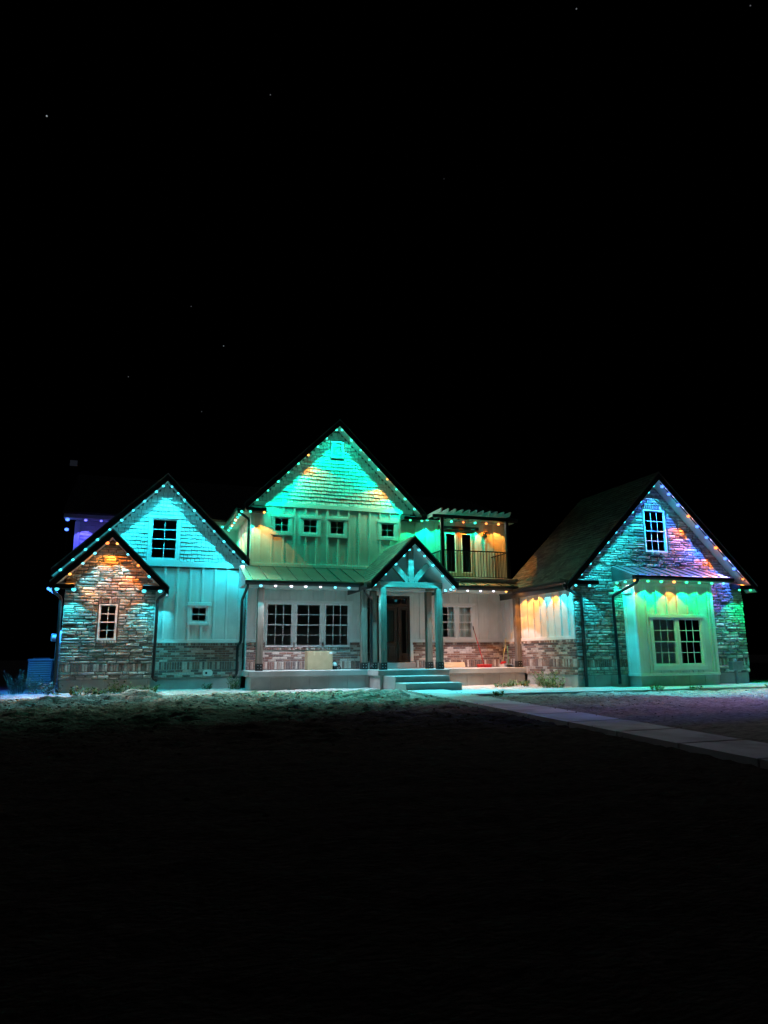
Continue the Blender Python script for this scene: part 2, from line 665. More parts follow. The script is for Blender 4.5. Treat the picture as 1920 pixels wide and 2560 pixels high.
# ------------------------------------------------------------------ walls with openings
def clip_poly(poly, axis, val, keep_less):
    out = []
    for i in range(len(poly)):
        a, b = poly[i], poly[(i + 1) % len(poly)]
        ia = (a[axis] <= val) == keep_less or a[axis] == val
        ib = (b[axis] <= val) == keep_less or b[axis] == val
        if ia:
            out.append(a)
        if ia != ib:
            t = (val - a[axis]) / (b[axis] - a[axis])
            out.append((a[0] + t * (b[0] - a[0]), a[1] + t * (b[1] - a[1])))
    return out


def wall(name, plane, outline, holes, mat_, parent, depth=.14):
    """convex outline in (u, z) with rectangular openings and their reveals"""
    us = sorted({min(p[0] for p in outline), max(p[0] for p in outline), *[v for h in holes for v in h[:2]]})
    zs = sorted({min(p[1] for p in outline), max(p[1] for p in outline), *[v for h in holes for v in h[2:]]})
    mb = MB()
    for a, b in zip(us, us[1:]):
        for c, d in zip(zs, zs[1:]):
            if any(h[0] <= (a + b) / 2 <= h[1] and h[2] <= (c + d) / 2 <= h[3] for h in holes):
                continue
            p = outline
            for ax, v, less in ((0, a, False), (0, b, True), (1, c, False), (1, d, True)):
                p = clip_poly(p, ax, v, less) if p else p
            q = []
            for pt in p:
                if not q or abs(pt[0] - q[-1][0]) + abs(pt[1] - q[-1][1]) > 1e-6:
                    q.append(pt)
            if len(q) > 1 and abs(q[0][0] - q[-1][0]) + abs(q[0][1] - q[-1][1]) < 1e-6:
                q.pop()
            if len(q) >= 3:
                mb.add([at(plane, u, 0, z) for u, z in q], [tuple(range(len(q)))])
    for h0, h1, k0, k1 in holes:
        f = [at(plane, u, 0, z) for u, z in ((h0, k0), (h1, k0), (h1, k1), (h0, k1))]
        g = [at(plane, u, -depth, z) for u, z in ((h0, k0), (h1, k0), (h1, k1), (h0, k1))]
        mb.add(f + g, [(i, (i + 1) % 4, (i + 1) % 4 + 4, i + 4) for i in range(4)])
    return mb.build(name, mat_, parent)


UNIT = {}


def slab(name, mat_, parent, x0, x1, y0, y1, z0, z1, b=.006):
    """a board, batten or other squared timber with eased edges"""
    return MB().cbox(x0, x1, y0, y1, z0, z1, b).build(name, mat_, parent)


def battens(parent, plane, xa, xb, z0, z1, holes=(), step=.40, first=None, wd=.066, th=.03):
    x = xa + step / 2 if first is None else first
    while x < xb - .03:
        for a, b in spans_v(x - wd / 2, x + wd / 2, z0, z1, holes):
            if plane[0] == 'Y':
                slab('batten', M['siding'], parent, x - wd / 2, x + wd / 2, plane[1] - th, plane[1] + .002, a, b, .004)
            else:
                slab('batten', M['siding'], parent, plane[1] - th, plane[1] + .002, x - wd / 2, x + wd / 2, a, b, .004)
        x += step


def spans_v(xa, xb, z0, z1, holes):
    out = [(z0, z1)]
    for h0, h1, k0, k1 in holes:
        if h0 < xb and h1 > xa:
            nx = []
            for a, b in out:
                if k1 <= a or k0 >= b:
                    nx.append((a, b))
                else:
                    if k0 > a:
                        nx.append((a, k0))
                    if k1 < b:
                        nx.append((k1, b))
            out = nx
    return [(a, b) for a, b in out if b - a > .04]


def window(parent, y, x0, x1, z0, z1, cols, rows, hung=True, casing=None, sill=False, frame=.034):
    """white window set in a wall at y: frame > sash, muntin, pane, casing"""
    f = MB()
    t = frame
    for a, b, c, d in ((x0, x1, z1 - t, z1), (x0, x1, z0, z0 + t), (x0, x0 + t, z0 + t, z1 - t), (x1 - t, x1, z0 + t, z1 - t)):
        f.box(a, b, y - .028, y + .09, c, d)
    fr = f.build('window', M['vinyl'], parent)
    ix0, ix1, iz0, iz1 = x0 + t, x1 - t, z0 + t, z1 - t
    zm = (iz0 + iz1) / 2
    sashes = [(iz0, zm + .018, .045), (zm - .018, iz1, .012)] if hung else [(iz0, iz1, .02)]
    for a, b, dy in sashes:
        s = .028 if hung else .014
        sb = MB()
        for p, q, r, v in ((ix0, ix1, b - s, b), (ix0, ix1, a, a + s), (ix0, ix0 + s, a + s, b - s), (ix1 - s, ix1, a + s, b - s)):
            sb.box(p, q, y + dy - .014, y + dy + .016, r, v)
        sb.build('sash', M['vinyl'], fr)
        gx0, gx1, gz0, gz1 = ix0 + s, ix1 - s, a + s, b - s
        mu = MB()
        for i in range(1, cols):
            x = gx0 + (gx1 - gx0) * i / cols
            mu.box(x - .009, x + .009, y + dy - .008, y + dy + .006, gz0, gz1)
        for j in range(1, rows):
            z = gz0 + (gz1 - gz0) * j / rows
            mu.box(gx0, gx1, y + dy - .0095, y + dy + .0045, z - .009, z + .009)
        if mu.v:
            mu.build('muntin', M['vinyl'], fr)
        for i in range(cols):
            for j in range(rows):
                xa, xb = gx0 + (gx1 - gx0) * i / cols, gx0 + (gx1 - gx0) * (i + 1) / cols
                za, zb = gz0 + (gz1 - gz0) * j / rows, gz0 + (gz1 - gz0) * (j + 1) / rows
                MB().box(xa + .001, xb - .001, y + dy - .002, y + dy + .002, za + .001, zb - .001).build('pane', M['glass'], fr)
    if casing:
        cl, crt, cb, ct = casing       # widths left, right, bottom, top
        if cl:
            slab('casing', M['trim'], fr, x0 - cl, x0 - .001, y - .034, y + .002, z0, z1 + .001)
        if crt:
            slab('casing', M['trim'], fr, x1 + .001, x1 + crt, y - .034, y + .002, z0, z1 + .001)
        if cb:
            slab('casing', M['trim'], fr, x0 - cl, x1 + crt, y - .038, y + .002, z0 - cb, z0 - .001)
        if ct:
            slab('casing', M['trim'], fr, x0 - cl - .025, x1 + crt + .025, y - .046, y + .002, z1 + .002, z1 + ct)
    return fr


def room(parent, x0, x1, y0, y1, z0, z1):
    """a dark room behind a window, open to it"""
    a, b = x0 - .35, x1 + .35
    c, d = z0 - .6, z1 + .35
    vs = [(a, y0, c), (b, y0, c), (b, y0, d), (a, y0, d), (a, y1, c), (b, y1, c), (b, y1, d), (a, y1, d)]
    return MB().add(vs, [(4, 5, 6, 7), (0, 4, 7, 3), (1, 2, 6, 5), (3, 7, 6, 2), (0, 1, 5, 4)]).build('room', M['room'], parent)


def gable_roof(parent, ax, az, xl, xr, yf, yb, yw, fh=.22, left_back=None, ridge_only=False):
    """12:12 gable roof: (ax, az) the soffit line at the ridge; returns the two slope parts"""
    out = []
    for s, xe in ((-1, xl), (1, xr)):
        ze = az - abs(xe - ax)
        t = .05
        b = yb if (s > 0 or left_back is None) else left_back
        r = MB().prism([(ax, az + fh), (xe - s * -.04, ze + fh - .04), (xe - s * -.04, ze + fh + t - .04), (ax, az + fh + t)], yf - .04, b)
        out.append(r.build('roof_slope', M['shingle'], parent))
        MB().prism([(ax, az), (xe, ze), (xe, ze + fh), (ax, az + fh - .002)], yf - .025, yf).build('rake_fascia', M['black'], parent)
        MB().prism([(ax, az + .012), (xe, ze + .012), (xe, ze + .03), (ax, az + .03)], yf + .001, yw).build('soffit', M['soffit'], parent)
        e0, e1 = sorted((xe, xe + s * .025))
        MB().box(e0, e1, yf - .02, b - .01, ze, ze + fh - .002).build('eave_fascia', M['black'], parent)
    return out


def gutter(parent, a, b, axis, pos, z, out):
    """K-style gutter: runs along axis from a to b, its back at pos, opening away by sign out"""
    pr = [(0, 0), (.07 * out, 0), (.105 * out, .05), (.115 * out, .115), (.10 * out, .125), (.092 * out, .115), (.085 * out, .055), (.06 * out, .012), (.012 * out, .012), (.012 * out, .12), (0, .12)]
    pts = [(pos + p, z + q) for p, q in pr]
    return MB().prism(pts, a, b, 'x' if axis == 'x' else 'y').build('gutter', M['black'], parent)


def downspout(parent, pts, r=.046):
    P = []
    for i, p in enumerate(pts):
        p = Vector(p)
        if 0 < i < len(pts) - 1:
            a, b = Vector(pts[i - 1]), Vector(pts[i + 1])
            P.append(p + (a - p).normalized() * .05)
            P.append(p + (b - p).normalized() * .05)
        else:
            P.append(p)
    mb = MB().tube(P, r, 8)
    o = mb.build('downspout', M['black'], parent, True)
    return o
# ------------------------------------------------------------------ ground and paving
def walk_z(y):
    return .68 - .0255 * max(0.0, 18.65 - y)


def ground_z(x, y):
    """height of the bare soil without its lumps"""
    return np.where(y > 18.6, .625, .625 - .0255 * (18.6 - np.maximum(y, -30)))


def _vn(x, y, seed):
    """cheap smooth value noise on numpy arrays"""
    xi, yi = np.floor(x).astype(int), np.floor(y).astype(int)
    fx, fy = x - xi, y - yi
    fx, fy = fx * fx * (3 - 2 * fx), fy * fy * (3 - 2 * fy)
    def h(a, b):
        n = (a * 374761393 + b * 668265263 + seed * 1442695041) & 0x7fffffff
        n = ((n ^ (n >> 13)) * 1274126177) & 0x7fffffff
        return ((n ^ (n >> 16)) & 0xffff) / 65535.0
    return (h(xi, yi) * (1 - fx) + h(xi + 1, yi) * fx) * (1 - fy) + (h(xi, yi + 1) * (1 - fx) + h(xi + 1, yi + 1) * fx) * fy


WX0, WX1 = 7.0, 8.15          # the front walk
BY0 = 16.55                   # the walk along the garage: its near edge


def soil_lumps(X, Y):
    left = X < WX0 + .6
    till = np.clip((19.6 - Y) / 1.6, 0, 1)                      # smooth against the house, tilled further out
    amp = np.where(left, .020 + .055 * till, .016 + .022 * till)
    amp = amp * np.clip((Y - 7) / 8, .25, 1)
    n = (_vn(X * .9, Y * 1.6, 1) - .5) * .9 + (_vn(X * 2.2, Y * 5.0, 2) - .5) * 1.3 + (_vn(X * 5.0, Y * 10, 3) - .5) * 1.1 + (_vn(X * 11, Y * 17, 4) - .5) * .8
    wob = 1.6 * _vn(X * .30, Y * .30, 9) + .25 * _vn(X * 3, Y * 2, 12)
    tracks = (1 - np.abs(np.sin((Y + .22 * X + wob) * 7.0))) * .9 * np.clip(_vn(X * .45, Y * .6, 8) * 2.2 - .7, 0, 1)
    ruts = (1 - np.abs(np.sin((Y + .20 * X) * 6.5 + 1.5 * _vn(X * .4, Y * .9, 6)))) * .8
    d = amp * (n + np.where(left, tracks, ruts))
    mound = .16 * np.exp(-(((X + .1) / .55) ** 2 + ((Y - 18.7) / .28) ** 2)) + .12 * np.exp(-(((X - 5.4) / 2.0) ** 2 + ((Y - 17.6) / .6) ** 2))
    mound = mound + .10 * np.exp(-(((X + 1.2) / 1.6) ** 2 + ((Y - 18.0) / .4) ** 2)) + .08 * np.exp(-(((X - 2.4) / 1.3) ** 2 + ((Y - 18.6) / .5) ** 2))
    return d + mound


def axis_coords(a, b, step, far, lo, hi):
    c = list(np.arange(a, b + 1e-6, step))
    s, x = step, b
    while x < hi:
        s *= 1.35
        x += s
        c.append(min(x, hi))
    s, x = step, a
    pre = []
    while x > lo:
        s *= 1.35
        x -= s
        pre.append(max(x, lo))
    return np.array(pre[::-1] + c)


gx = axis_coords(-5.5, 20.5, .075, 0, -600, 600)
gy = np.concatenate([axis_coords(3.0, 10.0, .11, 0, -60, 10.0)[:-1], axis_coords(10.0, 24.0, .06, 0, 10.0, 900)])
GX, GY = np.meshgrid(gx, gy)
GZ = ground_z(GX, GY) + np.where((GX > -9) & (GX < 24) & (GY < 26), soil_lumps(GX, GY), 0)
on_walk = (GX > WX0 - .05) & (GX < WX1 + .05) & (GY < 18.7)
on_branch = (GX > WX1 - .2) & (GX < 30) & (GY > BY0 - .05) & (GY < 18.7)
GZ = np.where(on_walk | on_branch, np.minimum(GZ, ground_z(GX, GY) - .05), GZ)
# the soil stands a little below the walk's edge
near_walk = (GX > WX0 - .5) & (GX < WX1 + .5) & (GY < 18.7) & ~on_walk
GZ = np.where(near_walk, np.minimum(GZ, ground_z(GX, GY) + .02), GZ)
ny, nx = GX.shape
gm = bpy.data.meshes.new('ground')
co = np.stack([GX, GY, GZ], -1).reshape(-1, 3).astype(np.float32)
ii = (np.arange(ny - 1)[:, None] * nx + np.arange(nx - 1)[None, :]).reshape(-1)
quads = np.stack([ii, ii + 1, ii + nx + 1, ii + nx], -1).astype(np.int32)
gm.vertices.add(len(co))
gm.vertices.foreach_set('co', co.reshape(-1))
gm.loops.add(quads.size)
gm.loops.foreach_set('vertex_index', quads.reshape(-1))
gm.polygons.add(len(quads))
gm.polygons.foreach_set('loop_start', np.arange(0, quads.size, 4, dtype=np.int32))
gm.polygons.foreach_set('loop_total', np.full(len(quads), 4, dtype=np.int32))
gm.update(calc_edges=True)


def soil_mat():
    m, t, b = new_mat('bare_soil')
    N, L = t.nodes, t.links
    geo = N.new('ShaderNodeNewGeometry')
    sep = N.new('ShaderNodeSeparateXYZ')
    L.new(geo.outputs['Position'], sep.inputs[0])
    n1 = N.new('ShaderNodeTexNoise')
    n1.inputs['Scale'].default_value = .55
    n1.inputs['Detail'].default_value = 7
    L.new(geo.outputs['Position'], n1.inputs['Vector'])
    # pale backfill sand against the house, dark tilled topsoil in the yard
    a = N.new('ShaderNodeMath')
    a.operation = 'MULTIPLY_ADD'
    a.inputs[1].default_value = 3.4
    L.new(n1.outputs[0], a.inputs[0])
    L.new(sep.outputs['Y'], a.inputs[2])
    mr = N.new('ShaderNodeMapRange')
    mr.interpolation_type = 'SMOOTHSTEP'
    mr.inputs[1].default_value, mr.inputs[2].default_value = 13.8, 20.2
    L.new(a.outputs[0], mr.inputs[0])
    # the plot right of the walk is graded, paler subsoil
    xr_ = N.new('ShaderNodeMapRange')
    xr_.inputs[1].default_value, xr_.inputs[2].default_value = 8.0, 8.4
    xr_.inputs[3].default_value, xr_.inputs[4].default_value = 0, .55
    L.new(sep.outputs['X'], xr_.inputs[0])
    mxm = N.new('ShaderNodeMath')
    mxm.operation = 'MAXIMUM'
    L.new(mr.outputs[0], mxm.inputs[0])
    L.new(xr_.outputs[0], mxm.inputs[1])
    mix = N.new('ShaderNodeMix')
    mix.data_type = 'RGBA'
    mix.inputs[6].default_value = (.072, .060, .050, 1)
    mix.inputs[7].default_value = (.48, .41, .37, 1)
    L.new(mxm.outputs[0], mix.inputs[0])
    n2 = N.new('ShaderNodeTexNoise')
    n2.inputs['Scale'].default_value = 9.0
    n2.inputs['Detail'].default_value = 9
    n2.inputs['Roughness'].default_value = .65
    mp = N.new('ShaderNodeMapping')
    mp.inputs['Scale'].default_value = (.7, 1.2, 1)
    L.new(geo.outputs['Position'], mp.inputs[0])
    L.new(mp.outputs[0], n2.inputs['Vector'])
    r2 = N.new('ShaderNodeMapRange')
    r2.inputs[1].default_value, r2.inputs[2].default_value = .3, .72
    r2.inputs[3].default_value, r2.inputs[4].default_value = .45, 1.4
    L.new(n2.outputs[0], r2.inputs[0])
    sc_ = N.new('ShaderNodeVectorMath')
    sc_.operation = 'SCALE'
    L.new(mix.outputs[2], sc_.inputs[0])
    L.new(r2.outputs[0], sc_.inputs['Scale'])
    L.new(sc_.outputs[0], b.inputs['Base Color'])
    b.inputs['Roughness'].default_value = 1.0
    b.inputs['Specular IOR Level'].default_value = 0.0
    n3 = N.new('ShaderNodeTexNoise')
    n3.inputs['Scale'].default_value = 22
    n3.inputs['Detail'].default_value = 8
    L.new(mp.outputs[0], n3.inputs['Vector'])
    bp = N.new('ShaderNodeBump')
    bp.inputs['Strength'].default_value = .9
    bp.inputs['Distance'].default_value = .05
    L.new(n3.outputs[0], bp.inputs['Height'])
    L.new(bp.outputs[0], b.inputs['Normal'])
    return m


M['soil'] = soil_mat()
gm.materials.append(M['soil'])
gm.polygons.foreach_set('use_smooth', [True] * len(gm.polygons))
kind(link('ground', gm), 'structure')

# front walk: slabs with tooled joints, falling with the yard
fw = kind(MB().prism([(18.64, walk_z(18.64) - .13), (-6, walk_z(-6) - .13), (-6, walk_z(-6) - .016), (18.64, walk_z(18.64) - .016)], WX0 + .02, WX1 - .02, 'x').build('front_walk', M['walk']), 'structure')
y = 18.62
while y > 1.5:
    y2 = y - 1.32
    b = .012
    prof = [(y, walk_z(y) - .10), (y - .006, walk_z(y) - b), (y - .018, walk_z(y)), (y2 + .052, walk_z(y2)), (y2 + .040, walk_z(y2) - b), (y2 + .034, walk_z(y2) - .10)]
    MB().prism(prof, WX0, WX1, 'x').build('paving_slab', M['walk'], fw)
    y = y2
gw = kind(MB().box(WX1 + .02, 30.0, BY0 + .02, 18.4, .45, .625).build('garage_walk', M['walk']), 'structure')
x = WX1 + .006
while x < 29:
    x2 = x + 1.4
    yb = 17.985 if 14.3 < (x + x2) / 2 < 17.6 else 18.58
    MB().cbox(x, x2 - .012, BY0, yb, .46, .642, .012).build('paving_slab', M['walk'], gw)
    x = x2
kind(MB().prism([(19.9, .60), (60, .55), (60, .70), (19.9, .66)], 18.9, 60, 'y').build('driveway', M['asphalt']), 'structure')

# ------------------------------------------------------------------ the house
H = thing('house', 'large two-storey farmhouse with three lit gables, stone, brick and white board siding', 'house', (8, 22, .6))
YS, YL, YP, YR, YB = 22.7, 23.7, 23.3, 18.6, 18.0
XW = 12.62
SILL = [1.24, 1.49, 2.0, 2.09]

# --- foundations
def footing(x0, x1, y0, y1, z1, side=None, step=.61):
    """poured foundation with the marks of its form boards"""
    g = .012
    o = MB().box(x0 + g, x1 - g, y0 + g, y1, .2, z1 - .004).build('foundation', M['concrete'], H)
    if side == 'x':
        y = y0
        while y < y1 - .05:
            q = min(y + step, y1)
            MB().cbox(x0, x0 + .05, y + .005, q - .005, .22, z1, .006).build('form_panel', M['concrete'], o)
            y = q
    else:
        x = x0
        while x < x1 - .05:
            q = min(x + step, x1)
            MB().cbox(x + .005, q - .005, y0, y0 + .05, .22, z1, .006).build('form_panel', M['concrete'], o)
            x = q


footing(-2.27, .25, YS + .03, YL, .998)
footing(.25, 3.1, YL + .03, YL + .5, .998)
footing(XW + .03, XW + .4, YR + .3, 21.7, .998, 'x')
footing(12.60, 19.33, YR + .03, YR + .4, .998)
footing(14.46, 17.44, YB + .03, YR + .02, .955)


# --- left wing: brick, board-and-batten, shake gable
def lgx(z):                              # half-open interval under the left gable rake
    d = 7.30 - z
    return (max(-2.3, .45 - d), min(3.15, .45 + d))


h_up = (.02, .88, 4.78, 6.15)
h_sm = (1.40, 1.94, 2.75, 3.28)
bw = wall('brick_wall', ('Y', YL), [(.25, .99), (3.12, .99), (3.12, 2.09), (.25, 2.09)], [], M['mortar'], H)
lay_brick(bw, ('Y', YL), .27, 3.03, 1.0, SILL[0])
lay_soldier(bw, ('Y', YL), .27, 3.03, SILL[0], SILL[1])
lay_brick(bw, ('Y', YL), .27, 3.03, SILL[1], SILL[2])
lay_soldier(bw, ('Y', YL), .27, 3.03, SILL[2], SILL[3], dep=.05)
sw = wall('siding_wall', ('Y', YL), [(-2.3, 2.09), (3.15, 2.09), (3.15, 4.74), (-2.3, 4.50)], [h_sm], M['siding'], H)
battens(sw, ('Y', YL), .3, 3.15, 2.20, 4.55, [(1.30, 2.05, 2.66, 3.40)], .4, .55)
slab('skirt_board', M['trim'], sw, .27, 3.04, YL - .03, YL, 2.092, 2.2)
slab('corner_board', M['trim'], sw, 2.93, 3.06, YL - .032, YL, 2.2, 4.55)
gw_ = wall('gable_wall', ('Y', YL), [(-2.3, 4.5), (3.15, 4.5), (3.15, 4.62), (.45, 7.32), (-2.3, 4.57)], [h_up], M['joint'], H)
lay_shakes(gw_, ('Y', YL), lgx, 4.745, 7.25, [(-.07, .97, 4.6, 6.27)])
slab('trim_board', M['trim'], gw_, -2.3, 3.12, YL - .04, YL, 4.555, 4.74)
window(gw_, YL, .02, .88, 4.78, 6.15, 2, 2, casing=(.085, .085, .07, .11))
room(gw_, .02, .88, YL + .141, YL + 2.2, 4.9, 6.0)
window(sw, YL, 1.40, 1.94, 2.75, 3.28, 2, 1, casing=(.095, .095, .09, .12))
room(sw, 1.40, 1.94, YL + .141, YL + 2.2, 2.75, 3.28)
gable_roof(H, .45, 7.34, -2.78, 3.18, YL - .42, 27.0, YL)
wall('side_wall', ('X', -2.31), [(YS, .99), (27.0, .99), (27.0, 4.6), (YS, 3.7)], [], M['siding'], H)

# --- stone bay of the left wing
AX, AZ = -1.075, 5.215


def sgx(z):
    d = AZ - .01 - z
    return (max(-2.32, AX - d), min(.28, AX + d))


h_st = (-1.33, -.80, 2.15, 3.23)
st = wall('stone_wall', ('Y', YS), [(-2.30, .99), (.27, .99), (.27, 3.72), (AX, AZ + .02), (-2.30, 3.95)], [h_st], M['joint'], H)
lay_stone(st, ('Y', YS), sgx, 1.0, 1.23)
lay_soldier(st, ('Y', YS), -2.31, .28, 1.23, 1.46, dep=.03)
lay_stone(st, ('Y', YS), sgx, 1.46, 5.13, [(-1.36, -.77, 2.06, 3.38)])
lay_soldier(st, ('Y', YS), -1.36, -.77, 3.24, 3.38, dep=.035)
lay_soldier(st, ('Y', YS), -1.36, -.77, 2.06, 2.145, dep=.06)
MB().add([(.27, YS, .99), (.27, YL, .99), (.27, YL, 3.75), (.27, YS, 3.75)], [(0, 1, 2, 3)]).build('side_wall', M['joint'], H)
window(st, YS, *h_st, 2, 2)
room(st, -1.33, -.80, YS + .141, YS + .95, 2.2, 3.1)
gable_roof(H, AX, AZ, -2.66, .62, YS - .42, YL - .02, YS)
for a, b, c, d in ((-2.66, -2.02, -2.66, -2.1), (-.12, .62, -.05, .62)):
    MB().box(a, b, YS - .40, YS, 3.655, 3.665).build('return_soffit', M['soffit'], H)
    MB().prism([(YS - .42, 3.65), (YS, 3.65), (YS, 3.87), (YS - .42, 3.77)], a, b, 'x').build('eave_return', M['black'], H)
downspout(H, [(-2.60, YS - .30, 3.66), (-2.60, YS - .30, 3.56), (-2.40, YS - .07, 3.40), (-2.37, YS - .07, .82), (-2.52, YS - .22, .74)])
downspout(H, [(.55, YS - .32, 3.66), (.55, YS - .32, 3.55), (.34, YS - .06, 3.40), (.33, YS - .06, 1.02), (.45, YS - .16, .94)])

# --- main block: porch wall and upper floor share one plane
w1, w2, w3 = (3.81, 4.73, 1.945, 3.41), (4.81, 5.71, 1.945, 3.41), (5.81, 6.70, 1.945, 3.41)
w4, w5 = (10.14, 10.72, 2.22, 3.41), (10.82, 11.40, 2.22, 3.41)
hd = (7.22, 8.94, 1.40, 3.72)
pb = wall('brick_wall', ('Y', YP), [(3.18, 1.19), (12.62, 1.19), (12.62, 2.09), (3.18, 2.09)], [(*w1[:3], 2.09), (*w2[:3], 2.09), (*w3[:3], 2.09), (7.22, 8.94, 1.19, 2.09)], M['mortar'], H)
ph = [(w1[0] - .03, w1[1] + .03, 1.93, 2.3), (w2[0] - .03, w2[1] + .03, 1.93, 2.3), (w3[0] - .03, w3[1] + .03, 1.93, 2.3), (7.14, 9.02, 1.1, 3.9)]
for a, b in ((3.20, 7.14), (9.02, 12.61)):
    lay_soldier(pb, ('Y', YP), a, b, 1.21, 1.47, ph)
    lay_brick(pb, ('Y', YP), a, b, 1.47, 2.0, [(p[0], p[1], 1.84, p[3]) for p in ph])
    lay_soldier(pb, ('Y', YP), a, b, 2.0, 2.09, ph, dep=.05)
for q in (w1, w2, w3):
    lay_soldier(pb, ('Y', YP), q[0] - .02, q[1] + .02, 1.845, 1.925, dep=.055)
ps = wall('siding_wall', ('Y', YP), [(3.18, 2.09), (12.62, 2.09), (12.62, 4.3), (3.18, 4.3)], [(q[0], q[1], max(2.09, q[2]), q[3]) for q in (w1, w2, w3, w4, w5)] + [(7.22, 8.94, 2.09, 3.72)], M['siding'], H)
cas = [(3.74, 6.80, 1.9, 3.49), (10.04, 11.50, 2.12, 3.52), (7.10, 9.06, 1.2, 3.84)]
battens(ps, ('Y', YP), 3.3, 12.6, 2.2, 3.86, cas, .39, 3.49)
for a, b in ((3.2, 3.76), (6.78, 7.12), (9.04, 12.60)):
    slab('skirt_board', M['trim'], ps, a, b, YP - .03, YP, 2.092, 2.19)
for q, cols in ((w1, 3), (w2, 2), (w3, 3)):
    window(ps, YP, *q, cols, 2)
slab('mullion', M['trim'], ps, w1[1] + .002, w2[0] - .002, YP - .02, YP + .01, 2.09, 3.41)
slab('mullion', M['trim'], ps, w2[1] + .002, w3[0] - .002, YP - .02, YP + .01, 2.09, 3.41)
slab('casing', M['trim'], ps, w1[0] - .09, w1[0] - .002, YP - .03, YP, 2.09, 3.412)
slab('casing', M['trim'], ps, w3[1] + .002, w3[1] + .1, YP - .03, YP, 2.09, 3.412)
slab('casing', M['trim'], ps, w1[0] - .12, w3[1] + .13, YP - .042, YP, 3.414, 3.50)
room(ps, 3.9, 6.6, YP + .141, YP + 3.2, 2.4, 3.3)
for q in (w4, w5):
    window(ps, YP, *q, 2, 2)
slab('mullion', M['trim'], ps, w4[1] + .002, w5[0] - .002, YP - .02, YP + .01, 2.2, 3.41)
slab('casing', M['trim'], ps, w4[0] - .09, w4[0] - .002, YP - .03, YP, 2.2, 3.412)
slab('casing', M['trim'], ps, w5[1] + .002, w5[1] + .1, YP - .03, YP, 2.2, 3.412)
slab('casing', M['trim'], ps, w4[0] - .12, w5[1] + .13, YP - .042, YP, 3.414, 3.50)
slab('casing', M['trim'], ps, w4[0] - .09, w5[1] + .1, YP - .042, YP, 2.125, 2.218)
room(ps, 10.1, 11.4, YP + .141, YP + 2.4, 2.6, 3.3)
wall('side_wall', ('X', 3.18), [(YP, 1.0), (YL + .2, 1.0), (YL + .2, 4.6), (YP, 4.6)], [], M['siding'], H)

# front door with sidelights and transom
dr = MB()
for a, b, c, d in ((7.22, 8.94, 3.66, 3.72), (7.22, 7.28, 1.40, 3.66), (8.88, 8.94, 1.40, 3.66), (7.28, 8.88, 3.32, 3.40), (7.60, 7.66, 1.40, 3.32), (8.50, 8.56, 1.40, 3.32), (7.28, 8.88, 1.40, 1.44)):
    dr.box(a, b, YP - .01, YP + .12, c, d)
dr = dr.build('door_frame', M['door'], H)
def leaf(nm, x0, x1, z0, z1, gl, panels):
    mb = MB()
    for a, b, c, d in ((x0, gl[0], z0, z1), (gl[1], x1, z0, z1), (gl[0], gl[1], gl[3], z1), (gl[0], gl[1], z0, gl[2])):
        mb.box(a, b, YP + .03, YP + .08, c, d)
    o = mb.build(nm, M['door'], H)
    MB().box(gl[0], gl[1], YP + .05, YP + .055, gl[2], gl[3]).build('pane', M['glass'], o)
    for p in panels:
        MB().cbox(p[0], p[1], YP + .012, YP + .032, p[2], p[3], .016).build('raised_panel', M['door'], o)
        fr = MB()
        fr.box(p[0] - .03, p[1] + .03, YP + .018, YP + .03, p[3] + .015, p[3] + .03)
        fr.box(p[0] - .03, p[1] + .03, YP + .018, YP + .03, p[2] - .03, p[2] - .015)
        fr.build('panel_moulding', M['door'], o)
    g = MB()
    for a, b, c, d in ((gl[0] - .02, gl[0], gl[2], gl[3]), (gl[1], gl[1] + .02, gl[2], gl[3]), (gl[0] - .02, gl[1] + .02, gl[3], gl[3] + .02), (gl[0] - .02, gl[1] + .02, gl[2] - .02, gl[2])):
        g.box(a, b, YP + .015, YP + .04, c, d)
    g.build('glazing_bead', M['door'], o)
    return o
d0 = leaf('door', 7.665, 8.495, 1.445, 3.315, (7.86, 8.34, 2.12, 3.2), [(7.84, 8.04, 1.6, 1.95), (8.14, 8.36, 1.6, 1.95)])
MB().tube([(8.43, YP + .0, 2.3), (8.43, YP - .05, 2.3), (8.43, YP - .05, 2.55), (8.43, YP + .0, 2.55)], .012, 6).build('handle', M['iron'], d0, True)
leaf('sidelight', 8.565, 8.875, 1.445, 3.315, (8.64, 8.80, 1.72, 3.22), [(8.66, 8.78, 1.52, 1.62)])
leaf('sidelight', 7.285, 7.595, 1.445, 3.315, (7.36, 7.52, 1.72, 3.22), [(7.38, 7.50, 1.52, 1.62)])
leaf('transom', 7.285, 8.875, 3.405, 3.655, (7.36, 8.80, 3.44, 3.62), [])
tb = MB()
for x in (7.66, 8.0, 8.36, 8.62):
    tb.box(x - .012, x + .012, YP + .03, YP + .07, 3.44, 3.62)
tb.build('transom_bar', M['door'], H)
slab('casing', M['trim'], H, 8.945, 9.05, YP - .03, YP, 1.42, 3.722)
slab('casing', M['trim'], H, 7.11, 7.215, YP - .03, YP, 1.42, 3.722)
slab('casing', M['trim'], H, 7.08, 9.08, YP - .042, YP, 3.724, 3.82)
room(H, 7.6, 8.6, YP + .141, YP + 2.5, 2.0, 3.3)
slab('door_step', M['concrete'], H, 7.05, 9.0, YP - .36, YP + .1, 1.2, 1.395, .012)

